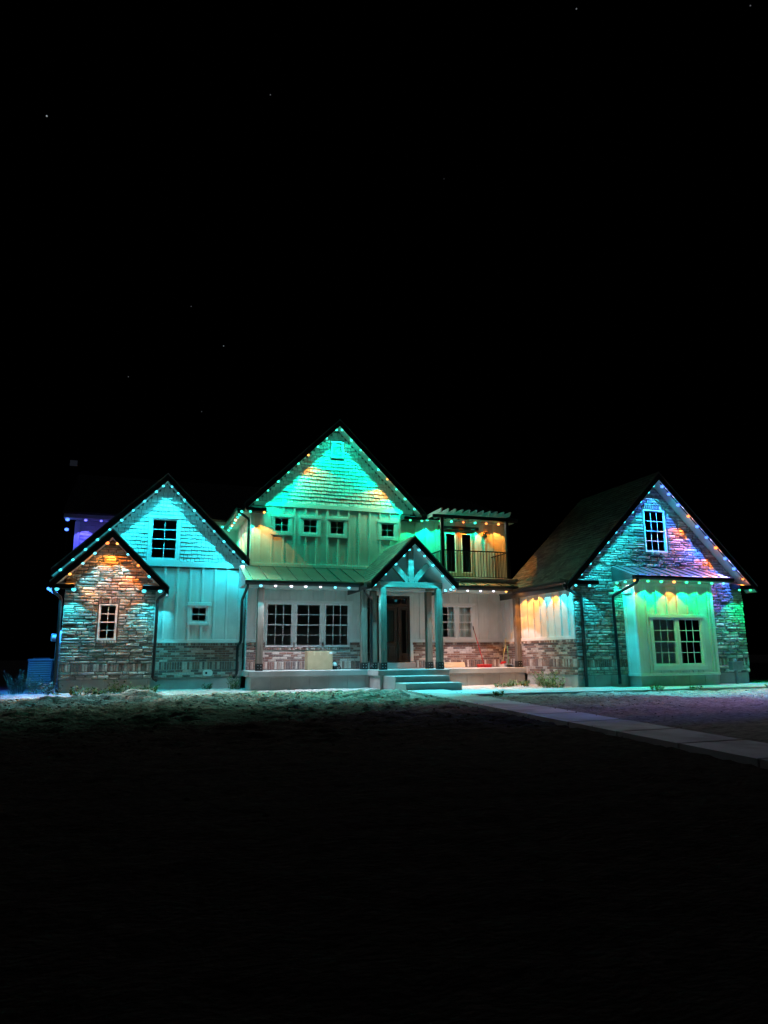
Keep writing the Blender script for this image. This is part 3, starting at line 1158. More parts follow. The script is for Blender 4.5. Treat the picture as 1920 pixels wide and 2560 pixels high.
# upper floor
mgx = lambda z: (max(3.24, 6.21 - (9.66 - z)), min(9.18, 6.21 + (9.66 - z)))
uw = [(4.0, 4.54, 5.82, 6.34), (5.0, 5.54, 5.82, 6.34), (5.97, 6.52, 5.82, 6.34), (7.86, 8.40, 5.82, 6.34)]
us_ = wall('siding_wall', ('Y', YP), [(3.22, 4.3), (9.0, 4.3), (9.0, 6.71), (3.22, 6.71)], uw, M['siding'], H)
uc = [(a - .11, b + .11, c - .12, d + .13) for a, b, c, d in uw]
battens(us_, ('Y', YP), 3.4, 9.0, 4.74, 6.71, uc, .39, 3.55)
slab('skirt_board', M['trim'], us_, 3.22, 9.0, YP - .035, YP, 4.62, 4.74)
slab('corner_board', M['trim'], us_, 3.21, 3.34, YP - .032, YP, 4.74, 6.44)
for q in uw:
    fr = window(us_, YP, *q, 2, 2, False, casing=(.095, .095, .11, .11), frame=.03)
    MB().box(q[0] + .22, q[1] - .1, YP + .034, YP + .036, q[2] + .14, q[3] - .17).build('label_sheet', M['paper'], fr)
    MB().box(q[1] - .19, q[1] - .07, YP + .034, YP + .036, q[3] - .14, q[3] - .1).build('label_sheet', M['paperw'], fr)
    room(us_, q[0] + .1, q[1] - .1, YP + .141, YP + 1.9, q[2] + .3, q[3])
ug = wall('gable_wall', ('Y', YP), [(3.22, 6.7), (9.2, 6.7), (6.21, 9.69), (3.22, 6.701)], [(6.03, 6.42, 8.68, 9.2)], M['joint'], H)
lay_shakes(ug, ('Y', YP), mgx, 6.875, 9.6, [(5.97, 6.48, 8.6, 9.26)])
slab('trim_board', M['trim'], ug, 3.3, 9.1, YP - .042, YP, 6.712, 6.87)
gv = MB()
for a, b, c, d in ((5.985, 6.465, 9.19, 9.25), (5.985, 6.465, 8.62, 8.68), (5.985, 6.045, 8.68, 9.19), (6.405, 6.465, 8.68, 9.19)):
    gv.box(a, b, YP - .05, YP + .06, c, d)
gv = gv.build('gable_vent', M['vinyl'], H)
for k in range(10):
    z = 8.70 + k * .049
    MB().add([(6.045, YP - .03, z), (6.405, YP - .03, z), (6.405, YP + .03, z + .045), (6.045, YP + .03, z + .045),
              (6.045, YP - .03, z + .008), (6.405, YP - .03, z + .008), (6.405, YP + .03, z + .053), (6.045, YP + .03, z + .053)],
             [(0, 1, 2, 3), (7, 6, 5, 4), (0, 4, 5, 1), (1, 5, 6, 2), (2, 6, 7, 3), (3, 7, 4, 0)]).build('louver', M['vinyl'], gv)
MB().box(6.03, 6.42, YP + .1, YP + .12, 8.66, 9.22).build('vent_back', M['room'], gv)
gable_roof(H, 6.21, 9.70, 2.98, 9.44, YP - .42, 31.0, YP)
for a, b in ((2.98, 3.66), (8.62, 9.44)):
    MB().box(a, b, YP - .41, YP, 6.455, 6.465).build('return_soffit', M['soffit'], H)
    MB().prism([(YP - .44, 6.45), (YP - .002, 6.45), (YP - .002, 6.66), (YP - .44, 6.55)], a, b, 'x').build('eave_return', M['black'], H)
# left side of the upper floor and its eave
sl = wall('siding_wall', ('X', 3.22), [(YP, 4.4), (27.0, 4.4), (27.0, 6.6), (YP, 6.6)], [], M['siding'], H)
battens(sl, ('X', 3.22), YP + .1, 27.0, 4.6, 6.45, (), .4)
MB().box(2.80, 3.22, YP, 27.0, 6.46, 6.475).build('soffit', M['soffit'], H)
gutter(H, YP - .45, 27.0, 'y', 2.78, 6.47, -1)
downspout(H, [(2.74, YP - .3, 6.5), (2.74, YP - .3, 6.40), (3.14, YP - .07, 6.2), (3.14, YP - .07, 4.78)])
# upper wall right of the gable, with the balcony doors
hb = (10.28, 11.60, 4.46, 6.24)
ur = wall('siding_wall', ('Y', YP), [(9.0, 4.28), (12.92, 4.28), (12.92, 6.56), (9.0, 6.56)], [hb], M['siding'], H)
battens(ur, ('Y', YP), 9.0, 12.9, 4.4, 6.5, [(10.1, 11.75, 4.3, 6.42)], .40, 9.22)
slab('corner_board', M['trim'], ur, 12.80, 12.93, YP - .032, YP, 4.3, 6.5)
MB().box(9.30, 13.1, YP - .40, YP, 6.53, 6.545).build('soffit', M['soffit'], H)
MB().box(9.30, 10.0, YP - .44, YP - .40, 6.47, 6.62).build('eave_fascia', M['black'], H)
MB().prism([(YP - .46, 6.60), (27, 8.3), (27, 8.36), (YP - .46, 6.66)], 9.25, 13.15, 'x').build('roof_slope', M['shingle'], H)
MB().add([(12.92, YP, 4.2), (12.92, 27, 4.2), (12.92, 27, 8.2), (12.92, YP, 6.6)], [(0, 1, 2, 3)]).build('side_wall', M['siding'], H)
for x0, x1 in ((10.30, 10.93), (10.95, 11.58)):
    mb = MB()
    g = (x0 + .14, x1 - .14, 4.66, 6.07)
    for a, b, c, d in ((x0, g[0], 4.47, 6.22), (g[1], x1, 4.47, 6.22), (g[0], g[1], g[3], 6.22), (g[0], g[1], 4.47, g[2])):
        mb.box(a, b, YP + .02, YP + .065, c, d)
    o = mb.build('balcony_door', M['balcony_door'], H)
    MB().box(g[0], g[1], YP + .04, YP + .046, g[2], g[3]).build('pane', M['glass'], o)
    bd = MB()
    for a, b, c, d in ((g[0] - .035, g[0], g[2], g[3]), (g[1], g[1] + .035, g[2], g[3]), (g[0] - .035, g[1] + .035, g[3], g[3] + .035), (g[0] - .035, g[1] + .035, g[2] - .035, g[2])):
        bd.box(a, b, YP + .004, YP + .03, c, d)
    bd.build('glazing_bead', M['vinyl'], o)
    s = 1 if x0 < 10.5 else -1
    xk = x1 - .06 if s > 0 else x0 + .06
    MB().tube([(xk, YP + .02, 5.35), (xk, YP - .03, 5.35), (xk - s * .1, YP - .03, 5.35)], .011, 6).build('handle', M['steel'], o, True)
slab('casing', M['trim'], ur, 10.16, 10.27, YP - .03, YP, 4.3, 6.242)
slab('casing', M['trim'], ur, 11.61, 11.72, YP - .03, YP, 4.3, 6.242)
slab('door_header', M['black'], ur, 10.12, 11.76, YP - .09, YP, 6.245, 6.36)
room(ur, 10.6, 11.3, YP + .141, YP + 2.2, 5.1, 6.1)

# balcony floor, railing, posts, pergola
slab('balcony_floor', M['soffit'], H, 9.56, 12.95, 21.9, YP, 4.19, 4.28)
slab('balcony_fascia', M['trim'], H, 9.54, 12.45, 21.87, 21.899, 4.14, 4.27)
rl = thing_rail = MB()
rl.box(9.72, 12.30, 21.985, 22.025, 5.225, 5.262)
rl.box(9.72, 12.30, 21.99, 22.02, 4.31, 4.335)
rl = rl.build('railing', M['rail'], H)
for i in range(22):
    x = 9.82 + i * .1135
    MB().box(x - .008, x + .008, 21.998, 22.014, 4.335, 5.225).build('baluster', M['rail'], rl)
for xs in (9.72, 12.28):
    rs = MB()
    rs.box(xs - .018, xs + .018, 22.05, YP, 5.225, 5.262)
    rs.box(xs - .015, xs + .015, 22.05, YP, 4.31, 4.335)
    rs = rs.build('railing', M['rail'], H)
    for i in range(10):
        y = 22.13 + i * .1135
        MB().box(xs - .008, xs + .008, y - .008, y + .008, 4.335, 5.225).build('baluster', M['rail'], rs)
for x in (9.70, 12.27):
    slab('balcony_post', M['black'], H, x - .055, x + .055, 21.94, 22.05, 4.10, 6.38)
slab('pergola_beam', M['black'], H, 9.36, 12.72, 21.95, 22.04, 6.385, 6.505, .01)
for i in range(11):
    x = 9.52 + i * .268
    MB().prism([(22.93, 6.508), (21.64, 6.508), (21.55, 6.60), (21.55, 6.645), (22.93, 6.645)], x - .022, x + .022, 'x').build('rafter', M['soffit'], H)

# --- porch roofs (standing seam metal), ceiling, gutters
def seam_roof(x0, x1, ya, za, yb, zb, step, first):
    r = MB().prism([(ya, za), (yb, zb), (yb, zb + .03), (ya, za + .03)], x0, x1, 'x').build('metal_roof', M['metal_roof'], H)
    n = 0
    x = first
    sl_ = (zb - za) / (yb - ya)
    while x < x1:
        MB().prism([(ya + .005, za + .029), (yb, zb + .029), (yb, zb + .062), (ya + .005, za + .062)], x - .011, x + .011, 'x').build('seam', M['metal_roof'], r)
        x += step
    return r


seam_roof(2.86, 7.4, 21.38, 3.94, YP - .04, 4.585, .47, 3.05)
seam_roof(9.5, 12.5, 21.38, 3.94, 21.95, 4.11, .47, 9.75)
MB().box(2.9, 12.6, 21.45, YP, 3.855, 3.875).build('porch_ceiling', M['soffit'], H)
slab('eave_fascia', M['black'], H, 2.86, 6.72, 21.40, 21.44, 3.80, 3.935)
slab('eave_fascia', M['black'], H, 9.5, 12.3, 21.40, 21.44, 3.80, 3.935)
gutter(H, 2.84, 6.70, 'x', 21.398, 3.815, -1)
gutter(H, 9.55, 12.28, 'x', 21.398, 3.815, -1)
slab('flashing', M['black'], H, 3.22, 8.0, YP - .06, YP - .036, 4.57, 4.625)
MB().add([(2.88, 21.45, 3.86), (2.88, YP, 3.86), (2.88, YP, 4.56), (2.88, 21.45, 3.93)], [(0, 1, 2, 3)]).build('porch_gable_end', M['soffit'], H)
slab('porch_beam', M['soffit'], H, 3.0, 12.6, 21.9, 22.1, 3.76, 3.854)
downspout(H, [(2.93, 21.38, 3.85), (2.93, 21.45, 3.76), (3.05, YL - .07, 3.5), (3.05, YL - .07, 2.12), (2.95, YL - .1, 1.98), (2.95, YL - .1, 1.05), (2.84, YL - .16, .98)])

# --- porch deck, steps, posts
slab('porch_deck', M['concrete'], H, 3.06, 12.6, 21.68, YP, 1.02, 1.20, .015)
slab('porch_deck', M['concrete'], H, 6.84, 9.22, 20.58, 21.676, 1.02, 1.199, .015)
footing(3.14, 6.94, 21.76, 23.0, 1.02)
footing(9.15, 12.6, 21.76, 23.0, 1.02)
footing(6.92, 9.14, 20.66, 21.75, 1.02)
slab('step', M['concrete'], H, 7.02, 8.76, 19.55, 20.657, .3, 1.03, .012)
slab('step', M['concrete'], H, 7.02, 8.74, 18.66, 19.547, .3, .858, .012)
def post(x, y, z1, w_=.2):
    p = slab('porch_post', M['wood'], H, x - w_ / 2, x + w_ / 2, y - w_ / 2, y + w_ / 2, 1.21, z1, .012)
    s = MB()
    g = w_ / 2 + .006
    s.box(x - g, x + g, y - g, y + g, 1.2, 1.42)
    s = s.build('post_bracket', M['iron'], p)
    for dx in (-.045, .045):
        for z in (1.27, 1.36):
            MB().ball((x + dx, y - g, z), .014, 6, 4).build('bolt', M['steel'], s)
for x, y, z in ((3.42, 22.0, 3.76), (6.82, 22.0, 3.76), (7.15, 22.0, 3.76), (9.12, 22.0, 3.76), (12.52, 22.0, 3.76), (7.14, 21.0, 3.77), (9.07, 21.0, 3.77)):
    post(x, y, z)

# --- entry gable with timber truss
EX, EZ = 8.10, 5.16
slab('truss_beam', M['beamwood'], H, 7.03, 9.19, 20.9, 21.1, 3.772, 3.955, .012)
slab('truss_beam', M['beamwood'], H, 7.05, 7.24, 21.11, 21.9, 3.772, 3.95, .012)
slab('truss_beam', M['beamwood'], H, 8.98, 9.17, 21.11, 21.9, 3.772, 3.95, .012)
slab('king_post', M['wood'], H, 8.01, 8.20, 20.91, 21.09, 3.956, 5.13, .012)
MB().bar((8.0, 21.0, 3.99), (7.44, 21.0, 4.60), .17, .15, (0, 1, 0)).build('truss_brace', M['wood'], H)
MB().bar((8.21, 21.0, 3.99), (8.77, 21.0, 4.60), .17, .15, (0, 1, 0)).build('truss_brace', M['wood'], H)
eg = wall('entry_gable_wall', ('Y', 22.1), [(6.8, 3.87), (9.4, 3.87), (9.4, 3.9), (8.1, 5.18), (6.8, 3.9)], [], M['siding'], H)
battens(eg, ('Y', 22.1), 6.9, 9.3, 3.88, 4.3, (), .39)
es = gable_roof(H, EX, EZ, 6.64, 9.56, 20.55, YP - .04, 22.1)
gutter(H, 20.6, 21.35, 'y', 6.60, 3.70, -1)
downspout(H, [(6.60, 21.2, 3.72), (6.62, 21.25, 3.62), (6.98, 21.66, 3.45), (6.98, 21.66, 1.32), (6.92, 21.55, 1.24)], .042)
up = Vector((1, 0, 1)).normalized()
lay_shingles(es[0], Vector((6.60, 20.52, 3.66 + .22 + .055)), Vector((0, 1, 0)), up, 2.70, 2.13, lambda c: True)

# --- right wing (garage) with stone gable and bay
GXA, GZA = 15.9, 7.29


def rgx(z):
    d = GZA - .01 - z
    return (max(12.60, GXA - d), min(19.33, GXA + d))


h_rw = (15.51, 16.38, 4.92, 6.35)
rs = wall('stone_wall', ('Y', YR), [(12.61, .99), (19.31, .99), (19.31, 3.87), (GXA, GZA + .02), (12.61, 3.99)], [h_rw], M['joint'], H)
bayh = (14.44, 17.46, .9, 4.30)
lay_stone(rs, ('Y', YR), rgx, 1.0, 1.23, [bayh])
lay_soldier(rs, ('Y', YR), 12.60, 14.44, 1.23, 1.46, dep=.03)
lay_soldier(rs, ('Y', YR), 17.46, 19.33, 1.23, 1.46, dep=.03)
lay_stone(rs, ('Y', YR), rgx, 1.46, 7.22, [bayh, (15.46, 16.43, 4.83, 6.50)])
lay_soldier(rs, ('Y', YR), 15.46, 16.43, 6.36, 6.50, dep=.035)
lay_soldier(rs, ('Y', YR), 15.46, 16.43, 4.83, 4.915, dep=.06)
window(rs, YR, *h_rw, 3, 2)
room(rs, 15.6, 16.3, YR + .141, YR + 2.2, 5.1, 6.2)
MB().add([(19.31, YR, .9), (19.31, 22.5, .9), (19.31, 22.5, 3.9), (19.31, YR, 3.9)], [(0, 1, 2, 3)]).build('side_wall', M['joint'], H)
rr = gable_roof(H, GXA, GZA, 12.16, 19.56, YR - .45, 22.5, YR)
upr = Vector((1, 0, 1)).normalized()
lay_shingles(rr[0], Vector((12.12, YR - .49, GZA - 3.74 - .04 + .22 + .052)), Vector((0, 1, 0)), upr, 4.39, 5.36, lambda c: True)
for a, b in ((12.16, 13.26), (18.84, 19.56)):
    MB().box(a, b, YR - .43, YR, 3.745, 3.755).build('return_soffit', M['soffit'], H)
    MB().prism([(YR - .46, 3.74), (YR - .002, 3.74), (YR - .002, 3.96), (YR - .46, 3.86)], a, b, 'x').build('eave_return', M['black'], H)
# left wall of the wing
lb = wall('brick_wall', ('X', XW), [(YR, .99), (YP, .99), (YP, 2.09), (YR, 2.09)], [], M['mortar'], H)
ya = YR + .02
lay_brick(lb, ('X', XW), ya, 21.66, 1.0, SILL[0])
lay_soldier(lb, ('X', XW), ya, YP - .03, SILL[0], SILL[1])
lay_brick(lb, ('X', XW), ya, YP - .03, SILL[1], SILL[2])
lay_soldier(lb, ('X', XW), ya, YP - .03, SILL[2], SILL[3], dep=.05)
ls = wall('siding_wall', ('X', XW), [(YR, 2.09), (YP, 2.09), (YP, 3.9), (YR, 3.9)], [], M['siding'], H)
battens(ls, ('X', XW), YR + .1, YP - .05, 2.2, 3.72, (), .41, 18.96)
slab('skirt_board', M['trim'], ls, XW - .03, XW, YR + .02, YP - .04, 2.092, 2.2)
slab('frieze_board', M['trim'], ls, XW - .03, XW, YR + .02, 21.9, 3.66, 3.78)
slab('corner_board', M['trim'], ls, XW - .034, XW, YR + .02, YR + .13, 2.2, 3.66)
MB().box(12.18, XW, YR - .43, 21.9, 3.785, 3.80).build('soffit', M['soffit'], H)
gutter(H, YR - .47, 21.4, 'y', 12.13, 3.72, -1)
downspout(H, [(12.08, YR - .34, 3.74), (12.08, YR - .34, 3.62), (12.82, YR - .10, 3.42), (12.82, YR - .10, .66)], .055)
# bay
bh = [(14.99, 15.905, 1.26, 2.73), (15.985, 16.90, 1.26, 2.73)]
bf = wall('bay_wall', ('Y', YB), [(14.44, .96), (17.46, .96), (17.46, 3.95), (14.44, 3.95)], bh, M['siding'], H)
battens(bf, ('Y', YB), 14.6, 17.4, 1.04, 3.72, [(14.88, 17.0, 1.10, 2.83)], .405, 14.83)
for x in (15.22, 15.58, 15.94, 16.30, 16.66):
    slab('batten', M['siding'], bf, x - .029, x + .029, YB - .022, YB + .002, 1.04, 1.115, .004)
slab('corner_board', M['trim'], bf, 14.42, 14.53, YB - .03, YB, 1.04, 3.8)
slab('corner_board', M['trim'], bf, 17.36, 17.47, YB - .03, YB, 1.04, 3.8)
slab('skirt_board', M['trim'], bf, 14.42, 17.48, YB - .036, YB, .955, 1.04)
slab('frieze_board', M['trim'], bf, 14.53, 17.36, YB - .028, YB, 3.72, 3.84)
for q in bh:
    window(bf, YB, *q, 3, 2)
slab('mullion', M['trim'], bf, 15.907, 15.983, YB - .03, YB + .01, 1.26, 2.73)
slab('casing', M['trim'], bf, 14.90, 14.988, YB - .034, YB, 1.26, 2.732)
slab('casing', M['trim'], bf, 16.902, 16.99, YB - .034, YB, 1.26, 2.732)
slab('casing', M['trim'], bf, 14.90, 16.99, YB - .04, YB, 1.118, 1.258)
slab('casing', M['trim'], bf, 14.86, 17.03, YB - .055, YB, 2.734, 2.84)
room(bf, 15.2, 16.7, YB + .141, YB + 2.6, 1.4, 2.5)
bs = wall('bay_side_wall', ('X', 14.44), [(YB, .96), (YR, .96), (YR, 4.2), (YB, 3.9)], [], M['siding'], H)
slab('corner_board', M['trim'], bs, 14.41, 14.44, YR - .14, YR - .05, 1.04, 3.9)
slab('corner_board', M['trim'], bs, 14.41, 14.44, YB + .0, YB + .10, 1.04, 3.82)
slab('skirt_board', M['trim'], bs, 14.40, 14.44, YB, YR - .05, .955, 1.04)
slab('frieze_board', M['trim'], bs, 14.38, 14.44, YB + .1, YR - .06, 3.5, 3.62)
seam_roof(14.04, 17.86, 17.50, 3.965, YR - .06, 4.35, .405, 14.25)
slab('eave_fascia', M['black'], H, 14.04, 17.86, 17.52, 17.55, 3.86, 3.962)
gutter(H, 14.02, 17.88, 'x', 17.515, 3.865, -1)
MB().box(14.05, 17.85, 17.555, YR - .03, 3.872, 3.888).build('soffit', M['soffit'], H)
MB().prism([(17.53, 3.88), (YR - .06, 3.88), (YR - .06, 4.34), (17.53, 3.96)], 14.046, 14.062, 'x').build('rake_fascia', M['metal_roof'], H)
downspout(H, [(14.16, 17.46, 3.87), (14.16, 17.46, 3.78), (13.98, YR - .12, 3.42), (14.02, YR - .12, .86), (13.95, YR - .2, .74)], .05)

# --- upper block behind the left gable
rb = wall('rear_wall', ('Y', 27.0), [(-2.58, 3.8), (3.22, 3.8), (3.22, 6.62), (-2.58, 6.62)], [], M['shake'], H)
lay_shakes(rb, ('Y', 27.0), lambda z: (-2.42, -.2) if z < 6.4 else (-2.42, -.2), 4.7, 6.5)
slab('corner_board', M['trim'], rb, -2.60, -2.44, 26.96, 27.0, 3.8, 6.5)
MB().box(-2.95, 3.22, 26.58, 27.0, 6.555, 6.57).build('soffit', M['soffit'], H)
slab('eave_fascia', M['soffit'], H, -2.95, 2.78, 26.54, 26.575, 6.55, 6.70)
MB().prism([(26.5, 6.70), (31, 9.2), (31, 9.26), (26.5, 6.76)], -3.0, 6.2, 'x').build('roof_slope', M['shingle'], H)
MB().add([(-2.58, 27, 3.8), (-2.58, 31, 3.8), (-2.58, 31, 9.1), (-2.58, 27, 6.62)], [(0, 1, 2, 3)]).build('side_wall', M['shake'], H)
kr = MB().prism([(23.75, 4.72), (26.98, 5.75), (26.98, 5.80), (23.75, 4.77)], 2.3, 3.2, 'x').build('roof_slope', M['shingle'], H)
lay_shingles(kr, Vector((2.3, 23.75, 4.775)), Vector((1, 0, 0)), Vector((0, 3.23, 1.03)).normalized(), .88, 3.3, lambda c: True)
for p in (P_STONE, P_BRICK, P_SHAKE, P_SHINGLE):
    p.finish()
# curtains in the porch windows, cupboard and blinds in the bay
def curtain(x0, x1, y, z0, z1, nm='curtain'):
    n = int((x1 - x0) / .02)
    vs, fs = [], []
    for i in range(n + 1):
        x = x0 + (x1 - x0) * i / n
        dy = .03 * math.sin(i * .75) + .012 * math.sin(i * 1.9)
        vs += [(x, y + dy, z0), (x, y + dy * .6, z1)]
    fs = [(2 * i, 2 * i + 2, 2 * i + 3, 2 * i + 1) for i in range(n)]
    return MB().add(vs, fs)
tag(curtain(10.50, 10.72, YP + .2, 2.15, 3.45).build('curtain', M['curtain'], None, True), 'narrow pale curtain in the porch window pane beside the entry posts', 'curtain')
tag(curtain(10.82, 11.40, YP + .2, 2.15, 3.45).build('curtain', M['curtain'], None, True), 'wide pale curtain filling the porch window nearest the red broom', 'curtain')
tag(curtain(15.99, 16.30, YB + .14, 1.2, 2.8).build('curtain', M['curtain'], None, True), 'pale curtain added to brighten the edge of the second bay window', 'curtain')  # added sheet that lightens the dark pane
bl = thing('window_blind', 'pale slatted blind behind the first bay window', 'blind', (15.43, YB + .2, 2.0))
for k in range(50):
    z = 2.68 - k * .028
    MB().add([(15.03, YB + .075, z), (15.87, YB + .075, z), (15.87, YB + .083, z - .026), (15.03, YB + .083, z - .026)], [(0, 1, 2, 3)]).build('slat', M['curtain'], bl)
MB().box(15.03, 15.87, YB + .07, YB + .12, 2.68, 2.72).build('head_rail', M['vinyl'], bl)
cb = thing('storage_shelf', 'pale open shelf unit seen through the second bay window', 'shelf', (16.25, YB + .75, .8))
for z in (1.2, 1.55, 1.9, 2.25, 2.6):
    MB().box(16.02, 16.42, YB + .55, YB + .95, z, z + .025).build('shelf_board', M['curtain'], cb)
for x in (16.0, 16.42):
    MB().box(x, x + .025, YB + .55, YB + .95, .8, 2.75).build('side_panel', M['curtain'], cb)
MB().box(16.02, 16.42, YB + .94, YB + .955, .8, 2.7).build('back_panel', M['curtain'], cb)
# ------------------------------------------------------------------ permanent LED eave lights
CY, TEAL, GRN = (.015, .58, .72), (.0, .80, .48), (.0, .85, .28)
ORG, BLU, WHT, AQ, VIO, WARM = (1.0, .36, .045), (.04, .16, 1.0), (.85, .80, .95), (.10, .62, .80), (.10, .09, 1.0), (.95, .62, .30)
LED_POWER = 345.0
OUTWARD = 3.5  # gain on the cone away from the wall, added to lift the ground
STRAY = .0026
FLOOD = 24.0  # gain on outward stray light, added as fill
CONE = (.26, .27, .29, .33, .40)
CUT = math.cos(math.radians(46))
PALE = (.88, .62, .72)  # neutral tint mixed into the added fill
AZURE, EMBER = (.02, .24, 1.0), (1.0, .21, .012)
LAMPS, BULBS = {}, {}
JIT = random.Random(3)


def led_lamp(c, power, out=(0, -1, 0), stray=1.0, axis=(0, 0, -1)):
    """one LED: a hard-edged cone square to its mounting channel, boosted outwards to brighten the yard,
    and stray light paled and raised as added fill; nothing back into the soffit"""
    key = (c, round(power, 3), out, stray, axis)
    if key in LAMPS:
        return LAMPS[key]
    l = bpy.data.lights.new('led_lamp', 'POINT')
    l.energy = power
    l.shadow_soft_size = .02
    l.use_nodes = True
    t = l.node_tree
    N, L = t.nodes, t.links
    em = N['Emission']
    geo = N.new('ShaderNodeNewGeometry')

    def dot(v):
        d = N.new('ShaderNodeVectorMath')
        d.operation = 'DOT_PRODUCT'
        d.inputs[1].default_value = v
        L.new(geo.outputs['Incoming'], d.inputs[0])
        return d.outputs['Value']

    def curve(pts, src):
        cu = N.new('ShaderNodeFloatCurve')
        cu.mapping.extend = 'HORIZONTAL'
        c_ = cu.mapping.curves[0]
        while len(c_.points) < len(pts):
            c_.points.new(.5, .5)
        for p, (a, b) in zip(c_.points, pts):
            p.location = (a, b)
            p.handle_type = 'VECTOR'
        cu.mapping.update()
        cl = N.new('ShaderNodeClamp')
        L.new(src, cl.inputs[0])
        L.new(cl.outputs[0], cu.inputs['Value'])
        return cu.outputs[0]

    def rng_(src, a, b, hi):
        m = N.new('ShaderNodeMapRange')
        m.interpolation_type = 'SMOOTHSTEP'
        m.inputs[1].default_value, m.inputs[2].default_value = a, b
        m.inputs[3].default_value, m.inputs[4].default_value = 1.0, hi
        L.new(src, m.inputs[0])
        return m.outputs[0]

    def mul(a, b):
        m = N.new('ShaderNodeMath')
        m.operation = 'MULTIPLY'
        L.new(a, m.inputs[0])
        L.new(b, m.inputs[1])
        return m.outputs[0]

    o = dot(out)
    cone = curve([(0, 0), (CUT - .008, 0), (CUT + .006, CONE[0]), (.84, CONE[1]), (.91, CONE[2]), (.965, CONE[3]), (1, CONE[4])], dot(axis))
    spill = curve([(0, 0), (.12, STRAY * stray * .2), (.35, STRAY * stray * .6), (.52, STRAY * stray * .9), (.66, STRAY * stray), (1, STRAY * stray)], dot((0, 0, -1)))
    em.inputs['Color'].default_value = (*c, 1)
    L.new(mul(cone, rng_(o, .28, .62, OUTWARD)), em.inputs['Strength'])
    e2 = N.new('ShaderNodeEmission')
    mc = N.new('ShaderNodeMix')
    mc.data_type = 'RGBA'
    mc.inputs[6].default_value = (*[.9 * v + .1 * w for v, w in zip(c, PALE)], 1)
    mc.inputs[7].default_value = (*[.4 * v + .6 * w for v, w in zip(c, PALE)], 1)
    fo = N.new('ShaderNodeMapRange')
    fo.inputs[1].default_value, fo.inputs[2].default_value = .05, .35
    L.new(o, fo.inputs[0])
    L.new(fo.outputs[0], mc.inputs[0])
    L.new(mc.outputs[2], e2.inputs['Color'])
    L.new(mul(spill, rng_(o, .10, .60, FLOOD * (2.6 if c == BLU else 1.0))), e2.inputs['Strength'])
    ad = N.new('ShaderNodeAddShader')
    L.new(em.outputs[0], ad.inputs[0])
    L.new(e2.outputs[0], ad.inputs[1])
    L.new(ad.outputs[0], N['Light Output'].inputs[0])
    LAMPS[key] = l
    return l


def bulb_mesh(c):
    if c not in BULBS:
        k = tuple(.05 + 1.2 * v for v in c)
        BULBS[c] = MB().ball((0, 0, 0), .047, 10, 6, .8).mesh('bulb', emit_mat('led_lens', k, 2.6))
        BULBS[c].polygons.foreach_set('use_smooth', [True] * len(BULBS[c].polygons))
    return BULBS[c]


def led_string(label, runs, power=1.0, out=(0, -1, 0), stray=1.0):
    """runs: list of lists of (position, colour); each run sits in a dark aluminium channel"""
    p0 = runs[0][0][0]
    root = thing('light_string', label, 'light string', p0, 'coloured light strings along the eaves')
    for run in runs:
        ps = [Vector(p) for p, *_c in run]
        if len(ps) > 1:
            a, b = ps[0], ps[-1]
            d = (b - a).normalized() * .12
            MB().bar(a - d + Vector((0, 0, .038)), b + d + Vector((0, 0, .038)), .035, .02).build('channel', M['black'], root)
        for p, c, *k in run:
            ax_ = k[1] if len(k) > 1 else (0, 0, -1)
            k = k[0] if k else 1.0
            k *= JIT.choice((.82, .95, 1.0, 1.12))
            p = Vector(p) + Vector((JIT.uniform(-.012, .012), JIT.uniform(-.006, .006), JIT.uniform(-.004, .004)))
            o = link('bulb', bulb_mesh(c), root)
            o.location = p
            o.scale = [JIT.choice((.86, .95, 1.0, 1.1)) * (1.35 if k > 1.6 else 1.0)] * 3
            l = link('led_lamp', led_lamp(c, LED_POWER * power * k, out, stray, ax_), root)
            l.location = Vector(p) - Vector((0, 0, .05))
    return root


def line(a, b, n, cols):
    a, b = Vector(a), Vector(b)
    cols = cols if isinstance(cols, list) else [cols] * n
    return [(a + (b - a) * (i / max(1, n - 1)), *((cols[i],) if not isinstance(cols[i][0], tuple) else cols[i])) for i in range(n)]


def rake(ax, az, y, xs, cols):
    cols = cols if isinstance(cols, list) else [cols] * len(xs)
    q, r_ = math.sin(math.radians(22)), math.cos(math.radians(22))
    return [(Vector((x, y, az - abs(x - ax))), *((c, 1.0) if not isinstance(c[0], tuple) else c), (q if x < ax else -q, 0, -r_)) for x, c in zip(xs, cols)]


yl = YL - .36
led_string('cyan lights along both rakes of the gable with the tall attic window', [
    rake(.45, 7.31, yl, [-2.56, -2.23, -1.90, -1.57, -1.23, -.90, -.56, -.23, .11, .31], CY),
    rake(.45, 7.31, yl, [.59, .80, 1.01, 1.35, 1.68, 2.02, 2.35, 2.68, 3.01], CY)], .9)
ys = YS - .36
led_string('amber and white lights under the small stone gable and its eave returns', [
    rake(AX, AZ - .03, ys, [-1.22, -1.54, -1.86, -2.19], [(EMBER, 1.7), (AQ, .8), (AQ, .7), (ORG, 1.2)]),
    rake(AX, AZ - .03, ys, [-.93, -.61, -.28, .05], [(ORG, 1.5), (AQ, .8), (EMBER, 1.3), (CY, .8)]),
    line((-2.50, ys, 3.62), (-2.04, ys, 3.62), 2, [(CY, 2.2)] * 2), line((-.08, ys, 3.62), (.39, ys, 3.62), 2, [(CY, 2.2)] * 2),
    line((-2.70, YS - .3, 3.63), (-2.70, YS + 1.2, 3.63), 4, [(AZURE, 2.2)] * 4), line((.60, YS - .28, 3.63), (.60, YS + .5, 3.63), 2, CY)], 1.0)
yu = YP - .36
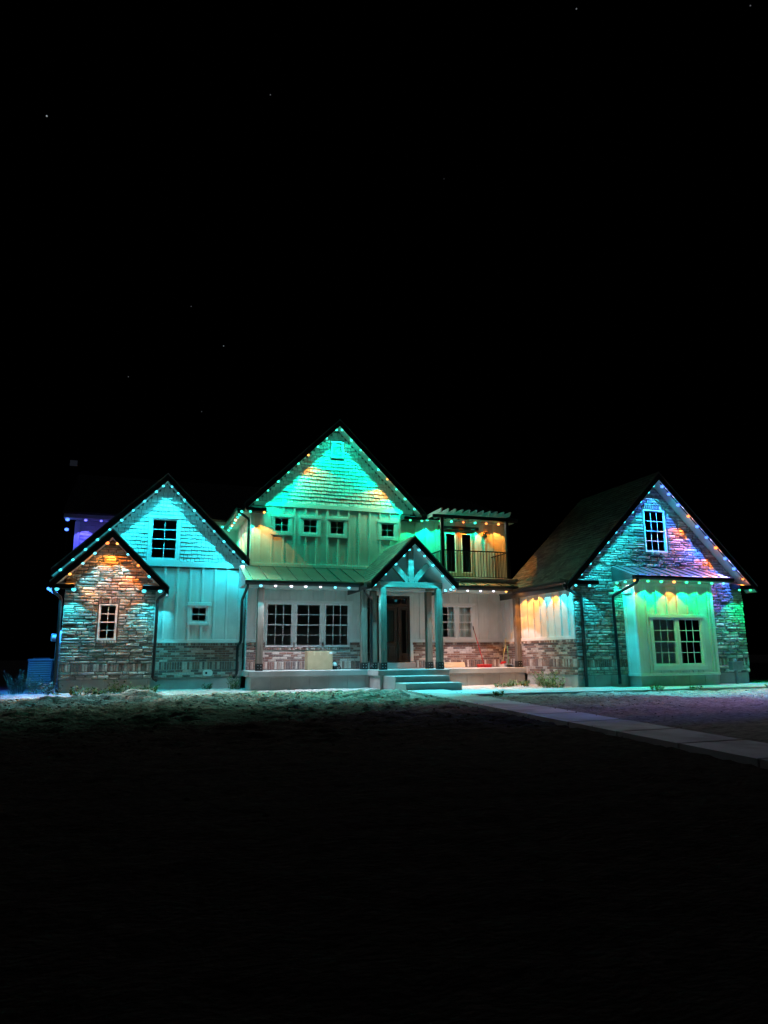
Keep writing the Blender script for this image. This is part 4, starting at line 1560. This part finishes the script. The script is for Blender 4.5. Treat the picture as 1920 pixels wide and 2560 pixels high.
led_string('sea-green lights with two orange ones on the tallest gable', [
    rake(6.21, 9.67, yu, [6.11, 5.76, 5.42, 5.08, 4.74, 4.40, 4.05, 3.71, 3.36], [TEAL, TEAL, TEAL, (ORG, .6), TEAL, TEAL, TEAL, TEAL, TEAL]),
    rake(6.21, 9.69, yu, [6.31, 6.66, 7.00, 7.34, 7.68, 8.01, 8.36, 8.70, 9.05], [TEAL, TEAL, TEAL, TEAL, TEAL, (ORG, .7), TEAL, TEAL, TEAL])], .85)
led_string('teal and amber lights along the upper side eave left of the tallest gable', [
    line((2.86, YP - .3, 6.40), (2.86, YP + 3.4, 6.40), 8, [TEAL, TEAL, TEAL, WARM, TEAL, WARM, TEAL, TEAL]),
    line((3.13, yu, 6.40), (3.60, yu, 6.40), 2, [TEAL, ORG])], .8)
led_string('green and orange lights on the eave over the balcony doors', [
    line((8.87, yu, 6.43), (9.33, yu, 6.43), 2, GRN),
    [(Vector((x, YP - .26, 6.49)), c) for x, c in ((9.58, TEAL), (10.07, GRN), (10.55, TEAL), (11.04, EMBER), (11.52, TEAL), (12.0, EMBER), (12.5, ORG))]], .62)
led_string('bluish white lights under the porch gutter above the triple window', [
    line((3.32, 21.46, 3.785), (6.64, 21.46, 3.785), 8, [AQ, WHT, WHT, WHT, WHT, AQ, AQ, AQ])], 1.35, (0, 0, 1), 9.0)
led_string('bluish lights inside the rakes of the timber entry gable', [
    rake(8.10, 5.13, 20.61, [7.94, 7.74, 7.46, 7.12, 6.78], CY), rake(8.10, 5.13, 20.61, [8.26, 8.45, 8.74, 9.08, 9.43], CY),
    line((9.50, 20.95, 3.76), (9.50, 21.35, 3.76), 2, AQ), line((6.70, 20.95, 3.76), (6.70, 21.35, 3.76), 2, AQ)], 1.0)
led_string('white lights ending in orange under the porch gutter below the balcony', [
    line((9.88, 21.46, 3.785), (11.83, 21.46, 3.785), 5, [ORG, WHT, WHT, WHT, ORG])], 1.4, (0, 0, 1), 9.0)
led_string('orange turning to aqua lights along the garage wing side eave', [
    [(Vector((12.38, y, 3.775)), c) for y, c in ((21.55, ORG), (21.05, ORG), (20.57, ORG), (20.08, AQ), (19.60, ORG), (19.12, CY), (18.66, CY))]], .62, (-1, 0, 0))
yr = YR - .39
led_string('aqua, blue and orange lights on the rakes of the stone garage gable', [
    rake(15.9, 7.26, yr, [15.72, 15.48, 15.14, 14.78, 14.43, 14.08, 13.74, 13.39, 13.03, 12.69], [(CY, .8)] * 10),
    rake(15.9, 7.26, yr, [16.08, 16.32, 16.67, 17.03, 17.37, 17.72, 18.06, 18.41, 18.75, 19.09], [(BLU, 2.0), (BLU, 2.0), (BLU, 2.0), (EMBER, 2.3), (BLU, 2.0), (BLU, 2.0), (EMBER, 2.3), (BLU, 2.0), (BLU, 2.0), (EMBER, 1.2)]),
    line((12.47, yr, 3.70), (12.97, yr, 3.70), 2, CY), line((18.88, yr, 3.70), (19.36, yr, 3.70), 2, GRN)], 1.35)
led_string('green lights with orange accents under the gutter of the garage bay', [
    line((14.29, 17.74, 3.84), (17.76, 17.74, 3.84), 8, [(ORG, .25), GRN, GRN, (ORG, .6), GRN, GRN, GRN, AQ]),
    [(Vector((14.20, 18.10, 3.84)), TEAL), (Vector((14.20, 18.5, 3.84)), TEAL)]], .72)
led_string('violet blue lights on the eave behind the cyan gable', [
    line((-2.22, 26.66, 6.51), (-1.22, 26.66, 6.51), 3, VIO), [(Vector((-2.84, 26.66, 6.5)), BLU, 2.5), (Vector((-2.84, 26.66, 6.14)), BLU, 2.5)],
    line((2.1, 26.66, 6.51), (2.6, 26.66, 6.51), 2, TEAL)], 1.0)
# ------------------------------------------------------------------ things about the house
# wall lantern on the balcony
lt = thing('wall_lantern', 'black iron wall lantern beside the balcony doors', 'lantern', (12.03, YP - .02, 6.05))
MB().cbox(11.97, 12.09, YP - .022, YP - .002, 6.02, 6.24, .008).build('back_plate', M['iron'], lt)
MB().tube([(12.03, YP - .02, 6.18), (12.03, YP - .08, 6.27), (12.03, YP - .15, 6.27), (12.03, YP - .15, 6.22)], .01, 6).build('arm', M['iron'], lt, True)
cg = MB()
for sx in (-1, 1):
    for sy in (-1, 1):
        cg.bar((12.03 + sx * .055, YP - .15 + sy * .055, 6.0), (12.03 + sx * .07, YP - .15 + sy * .07, 6.17), .012, .012)
cg.box(11.965, 12.095, YP - .215, YP - .085, 5.985, 6.0)
cg.build('cage', M['iron'], lt)
MB().add([(11.94, YP - .24, 6.17), (12.12, YP - .24, 6.17), (12.12, YP - .06, 6.17), (11.94, YP - .06, 6.17), (12.03, YP - .15, 6.24)], [(0, 1, 4), (1, 2, 4), (2, 3, 4), (3, 0, 4), (3, 2, 1, 0)]).build('hood', M['iron'], lt)
MB().tube([(12.03, YP - .15, 6.0), (12.03, YP - .15, 6.12)], .012, 8).build('candle', M['white_plastic'], lt, True)

# cardboard carton on the porch
bx = thing('cardboard_box', 'large taped cardboard box standing on the porch under the triple window', 'box', (5.43, 22.5, 1.2))
MB().cbox(5.02, 5.85, 22.3, 22.72, 1.202, 1.79, .006).build('carton', M['card'], bx)
fl = MB()
fl.add([(5.02, 22.3, 1.79), (5.85, 22.3, 1.79), (5.85, 22.50, 1.802), (5.02, 22.50, 1.802)], [(0, 1, 2, 3)])
fl.add([(5.02, 22.72, 1.79), (5.85, 22.72, 1.79), (5.85, 22.515, 1.803), (5.02, 22.515, 1.803)], [(3, 2, 1, 0)])
fl.build('flap', M['card'], bx)
for x in (5.22, 5.42, 5.68):
    MB().box(x, x + .045, 22.2965, 22.2995, 1.66, 1.788).build('tape', M['tape'], bx)
MB().box(5.74, 5.84, 22.2962, 22.2995, 1.70, 1.77).build('shipping_label', M['paperw'], bx)
# small hand tool beside it
hv = thing('shop_vacuum', 'small dark and pale utility vacuum beside the cardboard box', 'vacuum', (5.97, 22.5, 1.2))
MB().tube([(5.97, 22.5, 1.205), (5.97, 22.5, 1.32)], .085, 14, .09).build('tank', M['iron'], hv, True)
MB().tube([(5.97, 22.5, 1.32), (5.97, 22.5, 1.37), (5.97, 22.5, 1.43)], .092, 14, .05).build('head', M['white_plastic'], hv, True)
MB().tube([(5.92, 22.5, 1.42), (5.93, 22.5, 1.475), (6.01, 22.5, 1.475), (6.02, 22.5, 1.42)], .011, 6).build('handle', M['iron'], hv, True)
MB().tube([(6.04, 22.46, 1.3), (6.12, 22.42, 1.33), (6.16, 22.42, 1.25), (6.13, 22.45, 1.215)], .018, 8).build('hose', M['iron'], hv, True)
# plank against the brick
tag(MB().add([(10.13, 23.12, 1.205), (10.98, 23.12, 1.205), (10.98, 23.21, 1.39), (10.13, 23.21, 1.39), (10.13, 23.16, 1.2), (10.98, 23.16, 1.2), (10.98, 23.245, 1.385), (10.13, 23.245, 1.385)],
             [(0, 1, 2, 3), (7, 6, 5, 4), (0, 4, 5, 1), (1, 5, 6, 2), (2, 6, 7, 3), (3, 7, 4, 0)]).build('plank', M['board']), 'short pine plank leaning on the brick below the curtained porch windows', 'plank')


def bristles(x0, x1, y0, y1, z0, z1):
    mb = MB()
    n = int((x1 - x0) / .022)
    for i in range(n):
        for y in (y0, (y0 + y1) / 2, y1):
            x = x0 + (x1 - x0) * (i + .5) / n
            mb.bar((x, y, z1), (x + random.uniform(-.008, .008), y + random.uniform(-.012, .012), z0), .012, .012)
    return mb


br = thing('push_broom', 'red push broom leaning on the porch wall, wide head on the deck', 'broom', (11.5, 22.6, 1.2))
MB().tube([(11.47, 22.62, 1.30), (11.43, 22.95, 2.0), (11.40, 23.24, 2.62)], .014, 8).build('handle', M['red'], br, True)
MB().tube([(11.403, 23.2, 2.52), (11.397, 23.25, 2.66)], .018, 8).build('grip', M['iron'], br, True)
MB().cbox(11.19, 11.76, 22.56, 22.64, 1.265, 1.31, .01).build('head', M['red'], br)
bristles(11.20, 11.75, 22.57, 22.63, 1.203, 1.266).build('bristles', M['red'], br)
b2 = thing('angle_broom', 'pale-handled angle broom with a red block in the porch corner', 'broom', (12.3, 22.7, 1.2))
MB().tube([(12.24, 22.66, 1.36), (12.57, 22.95, 2.25)], .012, 8).build('handle', M['yellow_stick'], b2, True)
MB().prism([(12.12, 1.30), (12.36, 1.36), (12.34, 1.41), (12.2, 1.40)], 22.63, 22.69).build('block', M['red'], b2)
bristles(12.10, 12.34, 22.64, 22.68, 1.203, 1.32).build('bristles', M['white_plastic'], b2)
dp = thing('lobby_dustpan', 'grey lobby dustpan with green upright handle in the porch corner', 'dustpan', (12.42, 22.5, 1.2))
MB().tube([(12.42, 22.55, 1.26), (12.50, 22.75, 1.95)], .011, 8).build('handle', M['green_stick'], dp, True)
MB().add([(12.28, 22.42, 1.204), (12.54, 22.42, 1.204), (12.54, 22.62, 1.204), (12.28, 22.62, 1.204), (12.28, 22.46, 1.28), (12.54, 22.46, 1.28), (12.54, 22.62, 1.32), (12.28, 22.62, 1.32)],
         [(0, 3, 2, 1), (4, 5, 6, 7), (0, 4, 7, 3), (1, 2, 6, 5), (2, 3, 7, 6)]).build('pan', M['steel'], dp)

# oval vent hood on the brick
vt = thing('wall_vent', 'white oval vent cover low on the brick wall', 'vent', (2.03, YL - .03, 1.13))
def oval(cx, cz, hw, hh, n=24):
    return [(cx + hw * math.copysign(abs(math.cos(t)) ** .7, math.cos(t)), cz + hh * math.copysign(abs(math.sin(t)) ** .7, math.sin(t))) for t in (2 * math.pi * i / n for i in range(n))]
MB().prism(oval(2.03, 1.13, .155, .105), YL - .055, YL - .012).build('plate', M['white_plastic'], vt)
MB().prism(oval(2.03, 1.13, .125, .078), YL - .075, YL - .054).build('hood', M['white_plastic'], vt)
MB().prism(oval(1.98, 1.13, .036, .036, 14), YL - .085, YL - .074).build('opening', M['iron'], vt)

# utility pedestal
ub = thing('utility_pedestal', 'grey metal utility box on a short post by the stone corner', 'utility box', (18.5, 18.3, .63))
MB().box(18.455, 18.52, 18.30, 18.36, .6, 1.08).build('post', M['steel'], ub)
MB().cbox(18.27, 18.72, 18.24, 18.42, 1.08, 1.34, .01).build('cabinet', M['steel'], ub)
MB().cbox(18.28, 18.48, 18.225, 18.238, 1.10, 1.32, .004).build('door', M['steel'], ub)
MB().box(18.25, 18.74, 18.22, 18.44, 1.341, 1.356).build('lid', M['steel'], ub)
MB().tube([(18.5, 18.33, 1.356), (18.5, 18.33, 1.42)], .035, 10).build('cap', M['steel'], ub, True)

# air conditioner and meter on the left side
ac = thing('air_conditioner', 'square outdoor air conditioner unit beyond the stone corner', 'air conditioner', (-3.1, 24.6, .62))
MB().box(-3.42, -2.62, 24.35, 25.15, .60, .70).build('pad', M['concrete'], ac)
MB().cbox(-3.36, -2.68, 24.42, 25.08, .70, .78, .02).build('base', M['ac'], ac)
for k in range(11):
    z = .80 + k * .068
    MB().cbox(-3.36, -2.68, 24.42, 25.08, z, z + .052, .016).build('louver', M['ac'], ac)
MB().box(-3.33, -2.71, 24.45, 25.05, .78, 1.56).build('coil', M['iron'], ac)
MB().cbox(-3.38, -2.66, 24.40, 25.10, 1.56, 1.62, .02).build('top', M['ac'], ac)
MB().tube([(-3.02, 24.75, 1.62), (-3.02, 24.75, 1.66)], .24, 18).build('fan_grille', M['iron'], ac)
em = thing('electric_meter', 'meter box and conduit on the left side wall', 'meter', (-2.45, 23.5, 1.5))
MB().tube([(-2.40, 23.5, .65), (-2.40, 23.5, 2.46)], .045, 8).build('conduit', M['steel'], em, True)
MB().cbox(-2.66, -2.45, 23.42, 23.62, 2.14, 2.36, .012).build('meter_box', M['ac'], em)
MB().tube([(-2.56, 23.42, 2.25), (-2.56, 23.33, 2.25)], .07, 14).build('dial', M['white_plastic'], em, True)
MB().cbox(-2.52, -2.36, 23.40, 23.6, 1.5, 2.1, .012).build('panel_box', M['ac'], em)

# lit table lamp in the bay room
tl = thing('table_lamp', 'small lit table lamp glowing low in the second bay window', 'lamp', (16.62, YB + .8, 1.0))
MB().tube([(16.62, YB + .8, .9), (16.62, YB + .8, .92), (16.62, YB + .8, .94)], .09, 14, .07).build('base', M['iron'], tl, True)
MB().tube([(16.62, YB + .8, .94), (16.62, YB + .8, 1.3)], .012, 8).build('stem', M['iron'], tl, True)
MB().ball((16.62, YB + .8, 1.36), .045, 10, 6).build('bulb', emit_mat('lamp_bulb', (1, .5, .2), 3.0), tl, True)
MB().box(16.3, 16.9, YB + .6, YB + 1.1, .86, .90).build('table_top', M['door'], tl)
tll = bpy.data.lights.new('table_lamp_light', 'POINT')
tll.energy = 4.0
tll.color = (1.0, .75, .55)
tll.shadow_soft_size = .05
tlo = link('table_lamp_light', tll, tl)
tlo.location = (16.62, YB + .72, 1.45)

# tall yard lamp far behind the house and distant street lamps
yl_ = thing('yard_lamp', 'square floodlight with an added faint glow on a tall pole behind the house', 'yard lamp', (-4.72, 45.0, .6))
MB().tube([(-4.72, 45.0, .4), (-4.72, 45.0, 12.95)], .09, 8, .06).build('pole', M['iron'], yl_, True)
MB().tube([(-4.72, 45.0, 12.9), (-4.68, 44.9, 13.08), (-4.66, 44.85, 13.16)], .035, 6).build('arm', M['steel'], yl_, True)
MB().cbox(-4.92, -4.44, 44.70, 44.86, 13.12, 13.54, .03).build('head', M['iron'], yl_)
MB().box(-4.89, -4.47, 44.694, 44.699, 13.15, 13.51).build('lens', emit_mat('added_glow_lens', (.6, .7, 1.0), .012), yl_)  # weak glow added so the unlit head stands out
for i, (x, y, z, c, e, lb_) in enumerate(((143.0, 152.0, 6.0, (1, .95, .85), .8, 'small white distant street lamp just past the stone corner'),
                                          (150.0, 150.5, 7.2, (1, .55, .25), 1.0, 'small orange distant street lamp at the picture edge'),
                                          (152.0, 152.0, 15.0, (1, .9, .6), .5, 'faint yellow distant lamp above the orange one'))):
    q = thing('street_lamp', lb_, 'street lamp', (x, y, .3), 'distant street lamps')
    MB().tube([(x, y, -.5), (x, y, z - .2)], .12, 8, .08).build('pole', M['iron'], q, True)
    MB().tube([(x, y, z - .2), (x + .4, y - .4, z)], .06, 6).build('arm', M['iron'], q, True)
    MB().ball((x + .4, y - .4, z - .05), .42, 10, 6, .5).build('lens', emit_mat('street_lens', c, e), q, True)

# stars
for i, (px, py, s, e) in enumerate(((117, 290, 1.7, .75), (1441, 22, 1.5, .3), (1876, 14, 1.3, .25), (676, 237, 1.2, .28), (478, 766, 1.1, .22), (559, 865, 1.3, .45), (321, 942, 1.1, .22), (504, 1029, 1.0, .2), (1110, 447, 1.0, .1))):
    d = (F_ + R_ * ((px - 960) / 1730) - U_ * ((py - 1280) / 1730)).normalized()
    where = ('brightest star, high above the left side of the house', 'faint star near the top edge above the balcony', 'faint star in the upper right corner of the sky', 'faint star high above the tallest gable',
             'dim star above the cyan gable, upper of three', 'clear small star between the two left gables', 'dim star straight above the small stone gable', 'very dim star close above the cyan gable peak', 'very dim star above the entry, mid sky')[i]
    o = MB().ball((0, 0, 0), s, 8, 5).build('star', emit_mat('starlight', (.85, .92, 1.0), e * .45))
    o.location = EYE + d * 1800
    tag(o, where, 'star', 'stars in the night sky')


# weeds along the foundation
def weed(x, y, h, spread, n, mat_, label, bushy=False):
    z = .62
    t = thing('weed', label, 'weed', (x, y, z), 'weeds along the foundation')
    st_, lf = MB(), MB()
    for i in range(n):
        a = random.uniform(0, 2 * math.pi)
        r0 = spread * math.sqrt(random.random()) * .7
        p = Vector((x + r0 * math.cos(a), y + r0 * math.sin(a) * .7, z - .02))
        hh = 1.15 * h * random.uniform(.45, 1.0)
        lean = Vector((math.cos(a), math.sin(a), 0)) * hh * random.uniform(.1, .6)
        q = p + lean * .4 + Vector((0, 0, hh * .6))
        e = p + lean + Vector((0, 0, hh))
        st_.tube([p, q, e], .004, 4, .0015)
        for k in range(14 if bushy else 9):
            u = random.uniform(.12, 1)
            c = p.lerp(q, u / .6) if u < .6 else q.lerp(e, (u - .6) / .4)
            b = random.uniform(0, 2 * math.pi)
            L_ = random.uniform(.045, .12) * (.75 if bushy else 1)
            dv = Vector((math.cos(b), math.sin(b), random.uniform(.1, .9))).normalized() * L_
            sd = dv.cross(Vector((0, 0, 1))).normalized() * L_ * random.uniform(.14, .24)
            lf.add([c, c + dv * .5 + sd, c + dv, c + dv * .5 - sd], [(0, 1, 2, 3)])
    st_.build('stem', mat_, t)
    kind(lf.build('leaves', mat_, t), 'stuff')


for args in ((-1.62, 21.3, .22, .30, 26, M['leaf'], 'low green weeds left of centre under the stone gable window'),
             (-1.15, 21.7, .16, .35, 26, M['leaf'], 'flat spreading weeds at the middle of the stone foundation'),
             (-.62, 21.75, .36, .36, 34, M['leaf'], 'taller bushy green weed against the stone foundation'),
             (-.10, 21.5, .22, .28, 26, M['leaf'], 'green weeds toward the inner end of the stone foundation'),
             (.32, 21.9, .20, .2, 18, M['leaf'], 'small weed tuft at the downspout beside the stone wall'),
             (2.0, 23.35, .20, .2, 16, M['dryleaf'], 'sparse weed on the sand below the oval vent'),
             (2.85, 23.2, .42, .24, 30, M['leaf'], 'upright leafy weed at the corner of the porch deck', True),
             (-2.75, 22.6, .50, .40, 44, M['dryleaf'], 'tall grey-green brush at the left corner of the house', True),
             (-3.35, 23.2, .62, .45, 52, M['dryleaf'], 'tall feathery brush in front of the air conditioner', True),
             (-2.35, 21.9, .30, .28, 26, M['dryleaf'], 'short brush in front of the left stone corner'),
             (11.55, 20.3, .22, .45, 40, M['leaf'], 'low weeds at the corner of the porch foundation by the walk'),
             (12.15, 19.7, .50, .42, 60, M['leaf'], 'tall thick weed patch against the garage wing brick'),
             (11.95, 19.0, .34, .45, 46, M['leaf'], 'spreading weeds beside the garage walk near the big downspout'),
             (10.9, 20.2, .14, .4, 26, M['leaf'], 'scattered seedlings on the sand right of the steps'),
             (8.45, 15.9, .12, .2, 14, M['leaf'], 'tiny weeds at the corner where the two walks meet'),
             (13.7, 16.45, .13, .3, 20, M['leaf'], 'small weeds on the edge of the garage walk below the tall downspout'),
             (15.0, 16.4, .10, .25, 14, M['leaf'], 'low sprigs on the walk edge in front of the bay'),
             (17.9, 16.3, .11, .5, 26, M['leaf'], 'thin weeds on the walk edge near the utility box')):
    weed(*args)

# loose clods and pebbles on the soil
cl = MB()
n_cl = 0
for i in range(12000):
    x = random.uniform(-4.5, 19.0)
    y = 19.8 - abs(random.gauss(0, 4.0))
    edge = min(abs(x - WX0), abs(x - WX1)) < .13 and WX0 < x < WX1 and y < 18.6
    if y < 5 or (WX0 - .03 < x < WX1 + .03 and y < 18.7 and not edge) or (x > WX1 and BY0 - .05 < y) or (x > 3.0 and y > 21.6) or (6.8 < x < 9.3 and y > 18.5) or (-2.35 < x < .3 and y > 22.6):
        continue
    z = float(ground_z(np.array(x), np.array(y))) + float(soil_lumps(np.array([x]), np.array([y]))[0])
    r = .008 + .034 * random.random() ** 3.5
    if edge:
        z = walk_z(y)
        r = min(r, .02)
    if x > 8.2:
        r *= .7
    base = len(cl.v)
    a0 = random.uniform(0, 6)
    ring = [(x + r * random.uniform(.75, 1.2) * math.cos(a0 + k * 1.2566), y + r * random.uniform(.75, 1.2) * math.sin(a0 + k * 1.2566), z + r * random.uniform(.0, .25)) for k in range(5)]
    cl.add(ring + [(x, y, z + r * .55), (x, y, z - r)], [(k, (k + 1) % 5, 5) for k in range(5)] + [((k + 1) % 5, k, 6) for k in range(5)])
kind(cl.build('soil_clods', M['soil']), 'stuff')
